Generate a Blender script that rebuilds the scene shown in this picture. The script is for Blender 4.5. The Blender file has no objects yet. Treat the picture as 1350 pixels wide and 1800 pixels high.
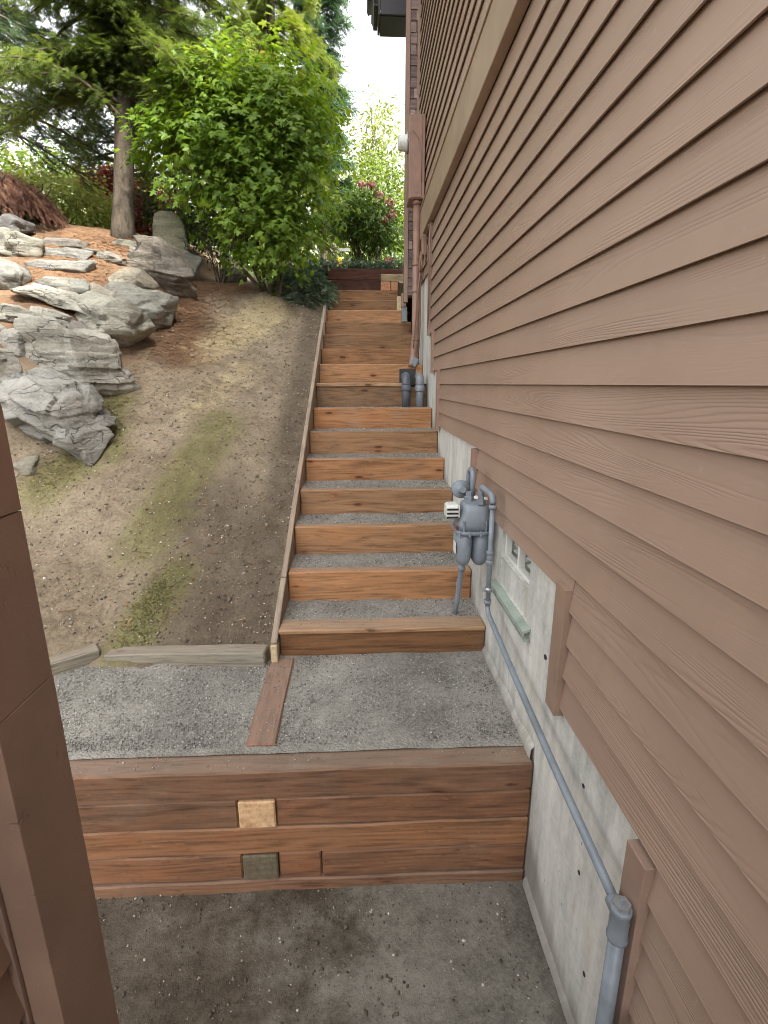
import bpy, bmesh, math, random
import numpy as np
from mathutils import Vector, Matrix, Euler, noise as mnoise

random.seed(7)
rng = np.random.default_rng(7)
SC = bpy.context.scene
COL = SC.collection
R = math.radians

# ------------------------------------------------------------------ camera, sky, sun, exposure
# units: metres, eye of the photographer at z = 0 (lower ground about 2.2 m below)
cam_d = bpy.data.cameras.new('camera')
cam = bpy.data.objects.new('camera', cam_d)
COL.objects.link(cam)
cam_d.sensor_fit = 'VERTICAL'
cam_d.sensor_height = 24.0
cam_d.lens = 24.0 * 870.0 / 1800.0
cam_d.clip_start = 0.02
cam_d.clip_end = 600.0
cam.location = (0, 0, 0)
cam.rotation_euler = (R(90 - 14.531), 0, R(-2.485))
SC.camera = cam

SUN_AZ = R(143)      # direction the light comes from, clockwise from +Y (behind the camera, over the house)
SUN_EL = R(44)
world = bpy.data.worlds.new('World')
SC.world = world
world.use_nodes = True
wn = world.node_tree.nodes
wl = world.node_tree.links
wn.clear()
w_out = wn.new('ShaderNodeOutputWorld')
w_bg = wn.new('ShaderNodeBackground')
w_sky = wn.new('ShaderNodeTexSky')
w_sky.sky_type = 'NISHITA'
w_sky.sun_disc = False
w_sky.sun_elevation = SUN_EL
w_sky.sun_rotation = SUN_AZ
w_sky.air_density = 1.0
w_sky.dust_density = 6.0
w_sky.ozone_density = 1.0
w_hsv = wn.new('ShaderNodeHueSaturation')
w_hsv.inputs['Saturation'].default_value = 0.12
wl.new(w_sky.outputs[0], w_hsv.inputs['Color'])
wl.new(w_hsv.outputs[0], w_bg.inputs['Color'])
w_bg.inputs['Strength'].default_value = 0.15
wl.new(w_bg.outputs[0], w_out.inputs['Surface'])

sun_d = bpy.data.lights.new('sun', 'SUN')
sun_d.energy = 2.0
sun_d.angle = R(4)
sun_d.color = (1.0, 0.95, 0.86)
sun = bpy.data.objects.new('sun', sun_d)
COL.objects.link(sun)
_sv = Vector((math.sin(SUN_AZ) * math.cos(SUN_EL), math.cos(SUN_AZ) * math.cos(SUN_EL), math.sin(SUN_EL)))
sun.rotation_euler = (-_sv).to_track_quat('-Z', 'Y').to_euler()

SC.view_settings.view_transform = 'Standard'
SC.view_settings.look = 'None'
SC.view_settings.gamma = 1.0
SC.view_settings.use_curve_mapping = False
SC.view_settings.exposure = 2.36
SC.cycles.filter_width = 0.95     # lens sharpness

# ------------------------------------------------------------------ material helpers
class NB:
    def __init__(s, name):
        s.m = bpy.data.materials.new(name)
        s.m.use_nodes = True
        s.t = s.m.node_tree
        s.t.nodes.clear()
        s.out = s.t.nodes.new('ShaderNodeOutputMaterial')
    def n(s, typ, _props=None, **ins):
        nd = s.t.nodes.new('ShaderNode' + typ)
        for k, v in (_props or {}).items():
            setattr(nd, k, v)
        for k, v in ins.items():
            key = int(k[1:]) if k[0] == 'i' and k[1:].isdigit() else k.replace('_', ' ')
            s.set(nd.inputs[key], v)
        return nd
    def set(s, sock, v):
        if isinstance(v, bpy.types.NodeSocket):
            s.t.links.new(v, sock)
        elif isinstance(v, bpy.types.Node):
            s.t.links.new(v.outputs[0], sock)
        else:
            if sock.type == 'RGBA' and hasattr(v, '__len__') and len(v) == 3:
                v = (*v, 1.0)
            sock.default_value = v
    def math(s, op, a, b=0.0, c=0.0, clamp=False):
        nd = s.n('Math', {'operation': op, 'use_clamp': clamp}, i0=a, i1=b)
        if op in ('MULTIPLY_ADD', 'SMOOTH_MIN', 'SMOOTH_MAX', 'WRAP'):
            s.set(nd.inputs[2], c)
        return nd.outputs[0]
    def ramp(s, fac, stops, interp='LINEAR'):
        nd = s.n('ValToRGB', None, Fac=fac)
        cr = nd.color_ramp
        cr.interpolation = interp
        while len(cr.elements) < len(stops):
            cr.elements.new(0.5)
        for e, (p, c) in zip(cr.elements, stops):
            e.position = p
            e.color = (*c, 1.0) if hasattr(c, '__len__') else (c, c, c, 1.0)
        return nd.outputs[0]
    def mix(s, fac, a, b, blend='MIX'):
        nd = s.n('Mix', {'data_type': 'RGBA', 'blend_type': blend})
        s.set(nd.inputs[0], fac)
        s.set(nd.inputs[6], a)
        s.set(nd.inputs[7], b)
        return nd.outputs[2]
    def smooth(s, x, a, b):
        nd = s.n('MapRange', {'interpolation_type': 'SMOOTHSTEP'}, i0=x, i1=a, i2=b, i3=0.0, i4=1.0)
        return nd.outputs[0]
    def coords(s, scale=(1, 1, 1), world=False, rnd=True):
        if world:
            v = s.n('NewGeometry').outputs['Position']
        else:
            v = s.n('TexCoord').outputs['Object']
            if rnd:
                r = s.n('ObjectInfo').outputs['Random']
                off = s.n('CombineXYZ', None, i0=s.math('MULTIPLY', r, 37.0), i1=s.math('MULTIPLY', r, 91.0), i2=s.math('MULTIPLY', r, 53.0))
                v = s.n('VectorMath', {'operation': 'ADD'}, i0=v, i1=off.outputs[0]).outputs[0]
        if scale != (1, 1, 1):
            v = s.n('VectorMath', {'operation': 'MULTIPLY'}, i0=v, i1=scale).outputs[0]
        return v
    def noise(s, vec, scale=1.0, detail=4.0, rough=0.55, dist=0.0):
        nd = s.n('TexNoise', None, Vector=vec, Scale=scale, Detail=detail, Roughness=rough, Distortion=dist)
        return nd.outputs[0]
    def scaled(s, v, sc):
        return s.n('VectorMath', {'operation': 'MULTIPLY'}, i0=v, i1=sc).outputs[0]
    def bump(s, height, strength=0.5, dist=0.01, normal=None):
        nd = s.n('Bump', None, Height=height, Strength=strength, Distance=dist)
        if normal is not None:
            s.set(nd.inputs['Normal'], normal)
        return nd.outputs[0]
    def bsdf(s, color, rough=0.7, normal=None, metallic=0.0, spec=0.35, **kw):
        nd = s.n('BsdfPrincipled')
        s.set(nd.inputs['Base Color'], color)
        s.set(nd.inputs['Roughness'], rough)
        s.set(nd.inputs['Metallic'], metallic)
        s.set(nd.inputs['Specular IOR Level'], spec)
        for k, v in kw.items():
            s.set(nd.inputs[k.replace('_', ' ')], v)
        if normal is not None:
            s.set(nd.inputs['Normal'], normal)
        return nd
    def done(s, shader):
        s.t.links.new(shader.outputs[0] if isinstance(shader, bpy.types.Node) else shader, s.out.inputs['Surface'])
        return s.m

def wood_material():
    """stained, pressure-treated timber; long axis = local x; tint = object colour"""
    b = NB('timber')
    v = b.coords()
    tint = b.n('ObjectInfo').outputs['Color']
    g1 = b.noise(b.scaled(v, (1.3, 24, 24)), 1.0, 6, 0.68, 0.9)
    g2 = b.noise(b.scaled(v, (5, 95, 95)), 1.0, 4, 0.7)
    rings = b.math('SINE', b.math('MULTIPLY', b.noise(b.scaled(v, (0.55, 5.5, 5.5)), 1.0, 2, 0.45), 95.0))
    rings = b.math('MULTIPLY_ADD', rings, 0.5, 0.5)
    blot = b.noise(b.scaled(v, (2.0, 6, 6)), 1.0, 4, 0.6)
    vor = b.n('TexVoronoi', {'feature': 'F1'}, Vector=b.scaled(v, (2.6, 8.5, 8.5)), Scale=1.0, Randomness=1.0)
    vd = b.math('ADD', vor.outputs['Distance'], b.math('MULTIPLY', b.noise(b.scaled(v, (30, 60, 60)), 1.0, 2), 0.06))
    knot = b.math('SUBTRACT', 1.0, b.smooth(vd, 0.10, 0.17))
    halo = b.math('SUBTRACT', 1.0, b.smooth(vd, 0.12, 0.36))
    f = b.math('ADD', b.math('MULTIPLY', g1, 0.42), b.math('ADD', b.math('MULTIPLY', g2, 0.42), b.math('MULTIPLY', rings, 0.10)))
    val = b.ramp(f, [(0.34, 0.46), (0.46, 0.88), (0.54, 1.02), (0.66, 1.34)])
    crack = b.math('SUBTRACT', 1.0, b.smooth(b.math('ABSOLUTE', b.math('SUBTRACT', b.noise(b.scaled(v, (0.8, 17, 17)), 1.0, 3, 0.5), 0.5)), 0.0, 0.010))
    crack = b.math('MULTIPLY', crack, b.smooth(b.noise(b.scaled(v, (2.2, 5, 5)), 1.0, 2), 0.56, 0.66))
    col = b.mix(1.0, tint, val, 'MULTIPLY')
    col = b.mix(b.math('MULTIPLY', b.smooth(blot, 0.5, 0.72), 0.32), col, b.mix(1.0, tint, (0.42, 0.40, 0.42), 'MULTIPLY'))
    col = b.mix(b.math('MULTIPLY', b.smooth(blot, 0.46, 0.25), 0.25), col, b.mix(1.0, tint, (1.5, 1.2, 0.9), 'MULTIPLY'))
    col = b.mix(b.math('MULTIPLY', halo, 0.35), col, b.mix(1.0, tint, (0.75, 0.45, 0.3), 'MULTIPLY'))
    col = b.mix(b.math('MULTIPLY', knot, 0.8), col, (0.035, 0.018, 0.01))
    sp = b.noise(b.scaled(v, (16, 52, 52)), 1.0, 4, 0.7)
    col = b.mix(b.math('MULTIPLY', b.smooth(sp, 0.60, 0.70), 0.40), col, b.mix(1.0, tint, (1.75, 1.5, 1.2), 'MULTIPLY'))
    col = b.mix(b.math('MULTIPLY', b.smooth(sp, 0.40, 0.30), 0.55), col, b.mix(1.0, tint, (0.35, 0.32, 0.32), 'MULTIPLY'))
    col = b.mix(b.math('MULTIPLY', crack, 0.75), col, (0.03, 0.018, 0.012))
    # grey dust and scuffs, top faces lightened
    dust_toplight = b.smooth(b.noise(b.coords((1, 1, 1), world=True), 3.5, 6, 0.7), 0.50, 0.75)
    topn = b.smooth(b.n('SeparateXYZ', None, Vector=b.n('NewGeometry').outputs['Normal']).outputs[2], 0.6, 0.9)   # trodden grit, plus sky light painted onto the top faces
    dust_toplight = b.math('MAXIMUM', b.math('MULTIPLY', dust_toplight, 0.20), b.math('MULTIPLY', topn, b.math('MULTIPLY_ADD', dust_toplight, 0.35, 0.40)))
    col = b.mix(dust_toplight, col, (0.29, 0.235, 0.185))
    # incised slits pressed in rows by the treatment mill
    inc = b.n('TexBrick', {'offset': 0.5}, Vector=b.scaled(b.n('TexCoord').outputs['Object'], (40, 40, 40)), Scale=1.0, Mortar_Size=0.22, Brick_Width=0.9, Row_Height=0.42, Mortar_Smooth=0.6)
    h = b.math('SUBTRACT', b.math('ADD', b.math('MULTIPLY', f, 1.0), b.math('MULTIPLY', inc.outputs['Fac'], 0.10)), b.math('MULTIPLY', crack, 0.8))
    nrm = b.bump(h, 0.55, 0.006)
    return b.done(b.bsdf(col, b.math('MULTIPLY_ADD', g1, 0.25, 0.6), nrm, spec=0.25))

def endgrain_material():
    b = NB('end_grain')
    v = b.coords()
    tint = b.n('ObjectInfo').outputs['Color']
    d = b.n('VectorMath', {'operation': 'LENGTH'}, i0=b.n('VectorMath', {'operation': 'ADD'}, i0=b.n('TexCoord').outputs['Object'], i1=(0, 0.03, 0.16)).outputs[0]).outputs['Value']
    rings = b.math('SINE', b.math('MULTIPLY', b.math('ADD', d, b.math('MULTIPLY', b.noise(v, 6, 3), 0.05)), 420.0))
    f = b.math('ADD', b.math('MULTIPLY', b.noise(v, 45, 6, 0.7), 0.9), b.math('MULTIPLY', rings, 0.035))
    col = b.mix(1.0, tint, b.ramp(f, [(0.15, 0.5), (0.4, 0.95), (0.7, 1.35)]), 'MULTIPLY')
    col = b.mix(b.math('MULTIPLY', b.smooth(b.noise(v, 14, 4), 0.52, 0.75), 0.5), col, b.mix(1.0, tint, (0.55, 0.38, 0.3), 'MULTIPLY'))
    return b.done(b.bsdf(col, 0.8, b.bump(f, 0.5, 0.004), spec=0.2))

def siding_material():
    """brown painted fibre-cement lap board with pressed cedar grain; long axis = local x, height = local z"""
    b = NB('siding_paint')
    v = b.coords()
    a = b.noise(b.scaled(v, (0.42, 1, 8.0)), 1.0, 1.2, 0.4, 0.12)
    wob = b.noise(b.scaled(v, (14, 1, 60)), 1.0, 2, 0.5)
    ph = b.math('ADD', b.math('MULTIPLY', a, 260.0), b.math('MULTIPLY', wob, 2.8))
    lines = b.math('SINE', ph)
    lines = b.math('POWER', b.math('MULTIPLY_ADD', lines, 0.5, 0.5), 2.2)
    area = b.smooth(b.noise(b.scaled(v, (1.1, 1, 9)), 1.0, 3, 0.55), 0.38, 0.66)
    fine = b.noise(b.scaled(v, (9, 1, 210)), 1.0, 2, 0.6)
    h = b.math('ADD', b.math('MULTIPLY', b.math('MULTIPLY', lines, area), 1.0), b.math('MULTIPLY', fine, 0.25))
    grit = b.noise(v, 420, 2, 0.6)
    h = b.math('ADD', h, b.math('MULTIPLY', grit, 0.12))
    tint = b.n('ObjectInfo').outputs['Color']
    lo = b.noise(b.coords(world=True), 1.3, 4, 0.6)
    col = b.mix(1.0, tint, b.ramp(lo, [(0.3, 0.90), (0.7, 1.08)]), 'MULTIPLY')
    col = b.mix(b.math('MULTIPLY', b.math('MULTIPLY', lines, area), 0.15), col, b.mix(1.0, col, (0.62, 0.58, 0.55), 'MULTIPLY'))
    col = b.mix(b.math('MULTIPLY', b.smooth(b.noise(b.coords(world=True), 26, 3, 0.6), 0.70, 0.76), 0.35), col, (0.42, 0.36, 0.30))
    wv = b.coords(world=True)
    streak = b.smooth(b.noise(b.scaled(wv, (1, 7, 0.7)), 1.0, 5, 0.65), 0.52, 0.78)
    col = b.mix(b.math('MULTIPLY', streak, 0.16), col, b.mix(1.0, col, (0.72, 0.70, 0.68), 'MULTIPLY'))
    fade = b.smooth(b.noise(wv, 0.7, 4, 0.6), 0.42, 0.66)
    col = b.mix(b.math('MULTIPLY', fade, 0.16), col, (0.40, 0.31, 0.25))
    nrm = b.bump(b.math('MULTIPLY', h, -1.0), 0.40, 0.0026)
    return b.done(b.bsdf(col, 0.46, nrm, spec=0.5))

def paint_material(name, color, rough=0.5, bump=0.25, spec=0.4, wear=0.3):
    b = NB(name)
    v = b.coords()
    f = b.noise(v, 5, 6, 0.6)
    g = b.noise(b.scaled(v, (2, 60, 60)), 1.0, 3, 0.6)
    tint = b.n('ObjectInfo').outputs['Color']
    col = b.mix(1.0, b.mix(1.0, color, tint, 'MULTIPLY'), b.ramp(f, [(0.3, 0.86), (0.7, 1.12)]), 'MULTIPLY')
    w = b.smooth(b.noise(v, 45, 4, 0.7), 0.68, 0.74)
    col = b.mix(b.math('MULTIPLY', w, wear), col, (0.45, 0.38, 0.31))
    dent = b.smooth(b.noise(b.scaled(v, (9, 26, 26)), 1.0, 3, 0.6), 0.66, 0.74)
    col = b.mix(b.math('MULTIPLY', dent, wear * 0.8), col, b.mix(1.0, col, (0.6, 0.58, 0.56), 'MULTIPLY'))
    h = b.math('SUBTRACT', b.math('ADD', b.math('MULTIPLY', g, 0.6), b.math('MULTIPLY', b.noise(v, 160, 3), 0.4)), b.math('MULTIPLY', dent, 1.2))
    return b.done(b.bsdf(col, rough, b.bump(h, bump, 0.003), spec=spec))

def concrete_material():
    b = NB('concrete')
    v = b.coords(world=True)
    big = b.noise(v, 1.4, 5, 0.6)
    streak = b.noise(b.scaled(v, (3, 9, 1.1)), 1.0, 5, 0.65, 0.4)
    fine = b.noise(v, 38, 5, 0.7)
    f = b.math('ADD', b.math('MULTIPLY', big, 0.42), b.math('ADD', b.math('MULTIPLY', streak, 0.40), b.math('MULTIPLY', fine, 0.22)))
    col = b.ramp(f, [(0.36, (0.28, 0.285, 0.265)), (0.45, (0.46, 0.46, 0.425)), (0.55, (0.62, 0.61, 0.56)), (0.68, (0.76, 0.74, 0.68))])
    # tan mineral stain in drips
    col = b.mix(b.math('MULTIPLY', b.smooth(b.noise(b.scaled(v, (1, 5, 0.8)), 1.3, 4, 0.6), 0.52, 0.72), 0.35), col, (0.42, 0.34, 0.22))
    # dirt splash along the foot of the wall follows the soil line
    sep = b.n('SeparateXYZ', None, Vector=v)
    line = b.math('MULTIPLY_ADD', sep.outputs[1], 0.47, -2.83)
    line = b.math('MAXIMUM', line, b.math('ADD', b.math('MULTIPLY', b.smooth(sep.outputs[1], 1.74, 1.78), 0.62), -2.20))
    dz = b.math('SUBTRACT', sep.outputs[2], line)
    dirt = b.math('SUBTRACT', 1.0, b.smooth(b.math('ADD', dz, b.math('MULTIPLY', streak, 0.16)), 0.06, 0.22))
    col = b.mix(b.math('MULTIPLY', dirt, 0.6), col, (0.15, 0.125, 0.095))
    pits = b.n('TexVoronoi', {'feature': 'F1'}, Vector=v, Scale=22.0)
    pm = b.math('SUBTRACT', 1.0, b.smooth(pits.outputs['Distance'], 0.05, 0.13))
    pm = b.math('MULTIPLY', pm, b.smooth(b.noise(v, 9, 2), 0.56, 0.62))
    col = b.mix(b.math('MULTIPLY', pm, 0.75), col, (0.06, 0.06, 0.055))
    h = b.math('SUBTRACT', b.math('ADD', b.math('MULTIPLY', fine, 0.5), streak), pm)
    return b.done(b.bsdf(col, 0.88, b.bump(h, 0.45, 0.006), spec=0.25))

def metal_paint(name, color, rough=0.42, metallic=0.0, spec=0.5):
    b = NB(name)
    v = b.coords()
    f = b.noise(v, 9, 5, 0.6)
    col = b.mix(1.0, color, b.ramp(f, [(0.3, 0.78), (0.5, 1.0), (0.72, 1.2)]), 'MULTIPLY')
    col = b.mix(b.math('MULTIPLY', b.smooth(b.noise(v, 30, 5, 0.7), 0.62, 0.75), 0.35), col, (0.10, 0.085, 0.07))
    return b.done(b.bsdf(col, b.math('MULTIPLY_ADD', f, 0.3, rough - 0.12), b.bump(b.noise(v, 140, 2), 0.12, 0.002), metallic, spec))

def hill_material():
    b = NB('hillside_soil')
    v = b.coords(world=True)
    at = lambda n: b.n('Attribute', {'attribute_name': n}).outputs['Fac']
    big = b.noise(v, 1.6, 6, 0.62)
    mid = b.noise(v, 9, 6, 0.68)
    fine = b.noise(v, 48, 6, 0.8)
    f = b.math('ADD', b.math('MULTIPLY', big, 0.25), b.math('ADD', b.math('MULTIPLY', mid, 0.33), b.math('MULTIPLY', fine, 0.42)))
    soil = b.ramp(f, [(0.34, (0.075, 0.056, 0.037)), (0.45, (0.178, 0.138, 0.094)), (0.54, (0.272, 0.218, 0.152)), (0.66, (0.42, 0.35, 0.258))])
    def mask(name, w):
        return b.smooth(b.math('ADD', at(name), b.math('MULTIPLY', b.math('SUBTRACT', b.math('ADD', b.math('MULTIPLY', mid, 0.55), b.math('MULTIPLY', fine, 0.45)), 0.5), w)), 0.12, 0.95)
    dark = b.ramp(f, [(0.35, (0.055, 0.043, 0.031)), (0.6, (0.145, 0.113, 0.082)), (0.8, (0.24, 0.195, 0.145))])
    col = b.mix(b.math('MULTIPLY', mask('wet', 2.2), 0.75), soil, dark)
    litter = b.ramp(f, [(0.34, (0.035, 0.018, 0.010)), (0.46, (0.095, 0.048, 0.025)), (0.56, (0.165, 0.088, 0.045)), (0.70, (0.27, 0.165, 0.095))])
    col = b.mix(b.math('MULTIPLY', mask('litter', 2.4), 0.85), col, litter)
    sun_patch = b.ramp(f, [(0.32, (0.19, 0.145, 0.075)), (0.5, (0.42, 0.34, 0.19)), (0.7, (0.58, 0.49, 0.31))])  # pale yellow tones, sunlight painted into the soil colour
    col = b.mix(b.math('MULTIPLY', mask('sun_patch', 2.2), 0.7), col, sun_patch)
    moss = b.ramp(f, [(0.35, (0.060, 0.060, 0.020)), (0.52, (0.155, 0.145, 0.055)), (0.7, (0.28, 0.255, 0.115))])
    col = b.mix(b.math('MULTIPLY', mask('moss', 2.6), 0.72), col, moss)
    h = b.math('ADD', b.math('MULTIPLY', mid, 1.0), b.math('MULTIPLY', fine, 0.7))
    return b.done(b.bsdf(col, 0.95, b.bump(h, 0.9, 0.02), spec=0.1))

def soil_gravel_material(name, stops, bump=0.8, vmix=0.10, soil=False):
    b = NB(name)
    v = b.coords(world=True)
    big = b.noise(v, 1.9, 6, 0.65)
    mid = b.noise(v, 26, 4, 0.7)
    vor = b.n('TexVoronoi', {'feature': 'F1'}, Vector=v, Scale=95.0)
    vr = b.n('SeparateColor', None, Color=vor.outputs['Color']).outputs[0]
    f = b.math('ADD', b.math('MULTIPLY', big, 0.62), b.math('ADD', b.math('MULTIPLY', mid, 0.26), b.math('MULTIPLY', vr, vmix)))
    col = b.ramp(f, stops)
    if soil:
        # dark moist loam near the timber wall, pale trodden sand towards the house
        sep = b.n('SeparateXYZ', None, Vector=v)
        edge = b.math('ADD', b.math('MULTIPLY', sep.outputs[0], 0.9), b.math('MULTIPLY', big, 3.2))
        col = b.mix(b.math('SUBTRACT', 1.0, b.smooth(edge, 0.95, 1.85)), col, b.mix(1.0, col, (0.62, 0.56, 0.50), 'MULTIPLY'))
        speck = b.smooth(b.noise(v, 70, 3, 0.6), 0.60, 0.72)
        col = b.mix(b.math('MULTIPLY', b.math('MULTIPLY', speck, b.smooth(b.noise(v, 3.1, 3), 0.5, 0.62)), 0.8), col, (0.05, 0.043, 0.03))
        h = b.math('ADD', mid, b.math('MULTIPLY', b.noise(v, 110, 4, 0.7), 0.6))
    else:
        h = b.math('ADD', b.math('MULTIPLY', b.math('SUBTRACT', 1.0, vor.outputs['Distance']), 0.5), mid)
    return b.done(b.bsdf(col, 0.95, b.bump(h, bump, 0.012), spec=0.1))

def rnd_material(name, stops, rough=0.9, spec=0.15, transl=0.0, tcol=None, bump=0.0):
    """colour picked per piece from the 'rnd' attribute"""
    b = NB(name)
    r = b.n('Attribute', {'attribute_name': 'rnd'}).outputs['Fac']
    col = b.ramp(r, stops)
    nrm = b.bump(b.noise(b.coords(), 300, 2), bump, 0.003) if bump else None
    sh = b.bsdf(col, rough, nrm, spec=spec)
    if transl:
        tr = b.n('BsdfTranslucent', None, Color=b.mix(1.0, col, tcol or (1.25, 1.2, 0.6), 'MULTIPLY'))
        mx = b.n('MixShader', None, Fac=transl)
        b.t.links.new(sh.outputs[0], mx.inputs[1])
        b.t.links.new(tr.outputs[0], mx.inputs[2])
        return b.done(mx)
    return b.done(sh)

def rock_material():
    b = NB('rock')
    v = b.coords()
    tint = b.n('ObjectInfo').outputs['Color']
    big = b.noise(v, 3.0, 6, 0.65, 0.5)
    strata = b.noise(b.scaled(v, (1.6, 1.6, 13)), 1.0, 6, 0.65, 0.7)
    fine = b.noise(v, 42, 6, 0.72)
    f = b.math('ADD', b.math('MULTIPLY', big, 0.34), b.math('ADD', b.math('MULTIPLY', strata, 0.40), b.math('MULTIPLY', fine, 0.28)))
    val = b.ramp(f, [(0.33, 0.22), (0.44, 0.62), (0.54, 1.0), (0.70, 1.38)])
    col = b.mix(1.0, tint, val, 'MULTIPLY')
    rust = b.smooth(b.noise(v, 4.2, 5, 0.65), 0.56, 0.72)
    col = b.mix(b.math('MULTIPLY', rust, 0.30), col, b.mix(1.0, tint, (0.85, 0.68, 0.48), 'MULTIPLY'))
    lich = b.smooth(b.noise(v, 6.5, 6, 0.7), 0.60, 0.70)
    col = b.mix(b.math('MULTIPLY', lich, 0.35), col, (0.42, 0.43, 0.33))
    crack = b.n('TexVoronoi', {'feature': 'DISTANCE_TO_EDGE'}, Vector=b.n('VectorMath', {'operation': 'ADD'}, i0=b.scaled(v, (2.0, 2.4, 6.5)), i1=b.n('TexNoise', None, Vector=v, Scale=5.0, Detail=4.0).outputs['Color']).outputs[0], Scale=1.0)
    ck = b.math('SUBTRACT', 1.0, b.smooth(crack.outputs['Distance'], 0.0, 0.022))
    ck = b.math('MULTIPLY', ck, b.smooth(b.noise(v, 3.1, 2), 0.44, 0.58))
    col = b.mix(b.math('MULTIPLY', ck, 0.7), col, (0.05, 0.046, 0.04))
    h = b.math('SUBTRACT', b.math('ADD', b.math('MULTIPLY', strata, 1.5), b.math('MULTIPLY', fine, 0.55)), b.math('MULTIPLY', ck, 0.6))
    return b.done(b.bsdf(col, 0.9, b.bump(h, 0.8, 0.022), spec=0.18))

def bark_material(name, c0, c1):
    b = NB(name)
    v = b.coords()
    f = b.noise(b.scaled(v, (9, 9, 1.6)), 1.6, 6, 0.7, 0.5)
    g = b.noise(v, 30, 4, 0.7)
    ff = b.math('ADD', b.math('MULTIPLY', f, 0.7), b.math('MULTIPLY', g, 0.3))
    col = b.ramp(ff, [(0.32, c0), (0.62, c1)])
    return b.done(b.bsdf(col, 0.92, b.bump(ff, 0.9, 0.02), spec=0.12))

M = {}
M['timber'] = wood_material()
M['endgrain'] = endgrain_material()
M['siding'] = siding_material()
M['trim'] = paint_material('trim_paint', (0.285, 0.188, 0.137), 0.5)
M['belt'] = paint_material('belt_paint', (0.335, 0.240, 0.172), 0.42, 0.15)
M['darkpaint'] = paint_material('fence_paint', (0.295, 0.195, 0.145), 0.50, 0.6)
M['fasciadark'] = paint_material('shade_roof_paint', (0.030, 0.027, 0.030), 0.5)
M['whitepaint'] = paint_material('white_paint', (0.68, 0.67, 0.62), 0.5, 0.2, wear=0.0)
M['concrete'] = concrete_material()
M['gas'] = metal_paint('grey_gas_paint', (0.20, 0.228, 0.255), 0.40)
M['galv'] = metal_paint('galvanised_steel', (0.50, 0.52, 0.52), 0.38, 0.75)
M['flash'] = metal_paint('sage_flashing_paint', (0.30, 0.35, 0.295), 0.4)
M['plastic'] = metal_paint('clear_plastic', (0.62, 0.64, 0.58), 0.25)
M['black'] = metal_paint('black_plastic', (0.02, 0.02, 0.022), 0.4)
M['abs'] = metal_paint('grey_pipe_plastic', (0.085, 0.095, 0.115), 0.38)
M['pvc'] = metal_paint('pale_pipe_plastic', (0.20, 0.215, 0.235), 0.4)
M['boxpaint'] = metal_paint('brown_metal_paint', (0.27, 0.158, 0.112), 0.42)
M['sticker'] = metal_paint('paper_sticker', (0.78, 0.76, 0.72), 0.5)
M['hill'] = hill_material()
M['gravelbed'] = soil_gravel_material('gravel_bed', [(0.28, (0.135, 0.125, 0.107)), (0.45, (0.235, 0.222, 0.194)), (0.58, (0.32, 0.30, 0.263)), (0.75, (0.42, 0.398, 0.35))])
M['lowersoil'] = soil_gravel_material('lower_soil', [(0.33, (0.070, 0.062, 0.050)), (0.43, (0.135, 0.122, 0.101)), (0.52, (0.205, 0.188, 0.158)), (0.62, (0.265, 0.245, 0.208)), (0.78, (0.36, 0.335, 0.29))], 0.7, 0.05, True)
M['chips'] = rnd_material('gravel_chips', [(0.0, (0.11, 0.104, 0.093)), (0.35, (0.215, 0.205, 0.183)), (0.75, (0.32, 0.305, 0.275)), (0.95, (0.42, 0.40, 0.36)), (1.0, (0.56, 0.54, 0.49))])
M['pebbles'] = rnd_material('soil_pebbles', [(0.0, (0.06, 0.047, 0.036)), (0.5, (0.17, 0.14, 0.105)), (0.8, (0.36, 0.31, 0.24)), (1.0, (0.66, 0.62, 0.53))])
M['needle_litter'] = rnd_material('needle_litter', [(0.0, (0.12, 0.05, 0.02)), (0.5, (0.30, 0.14, 0.06)), (1.0, (0.50, 0.32, 0.17))])
M['rock'] = rock_material()
M['shingle'] = None

# ------------------------------------------------------------------ object helpers
def wm(o):
    return wm(o.parent) @ o.matrix_parent_inverse @ o.matrix_basis if o.parent else o.matrix_basis.copy()

def put(o, parent=None):
    COL.objects.link(o)
    if parent is not None:
        o.parent = parent
        o.matrix_parent_inverse = wm(parent).inverted()
    return o

def tag(o, label=None, cat=None, group=None, kind=None):
    if label: o['label'] = label
    if cat: o['category'] = cat
    if group: o['group'] = group
    if kind: o['kind'] = kind
    return o

def thing(name, loc, label, cat, group=None):
    o = bpy.data.objects.new(name, None)
    o.location = loc
    o.empty_display_size = 0.1
    put(o)
    return tag(o, label, cat, group)

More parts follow.
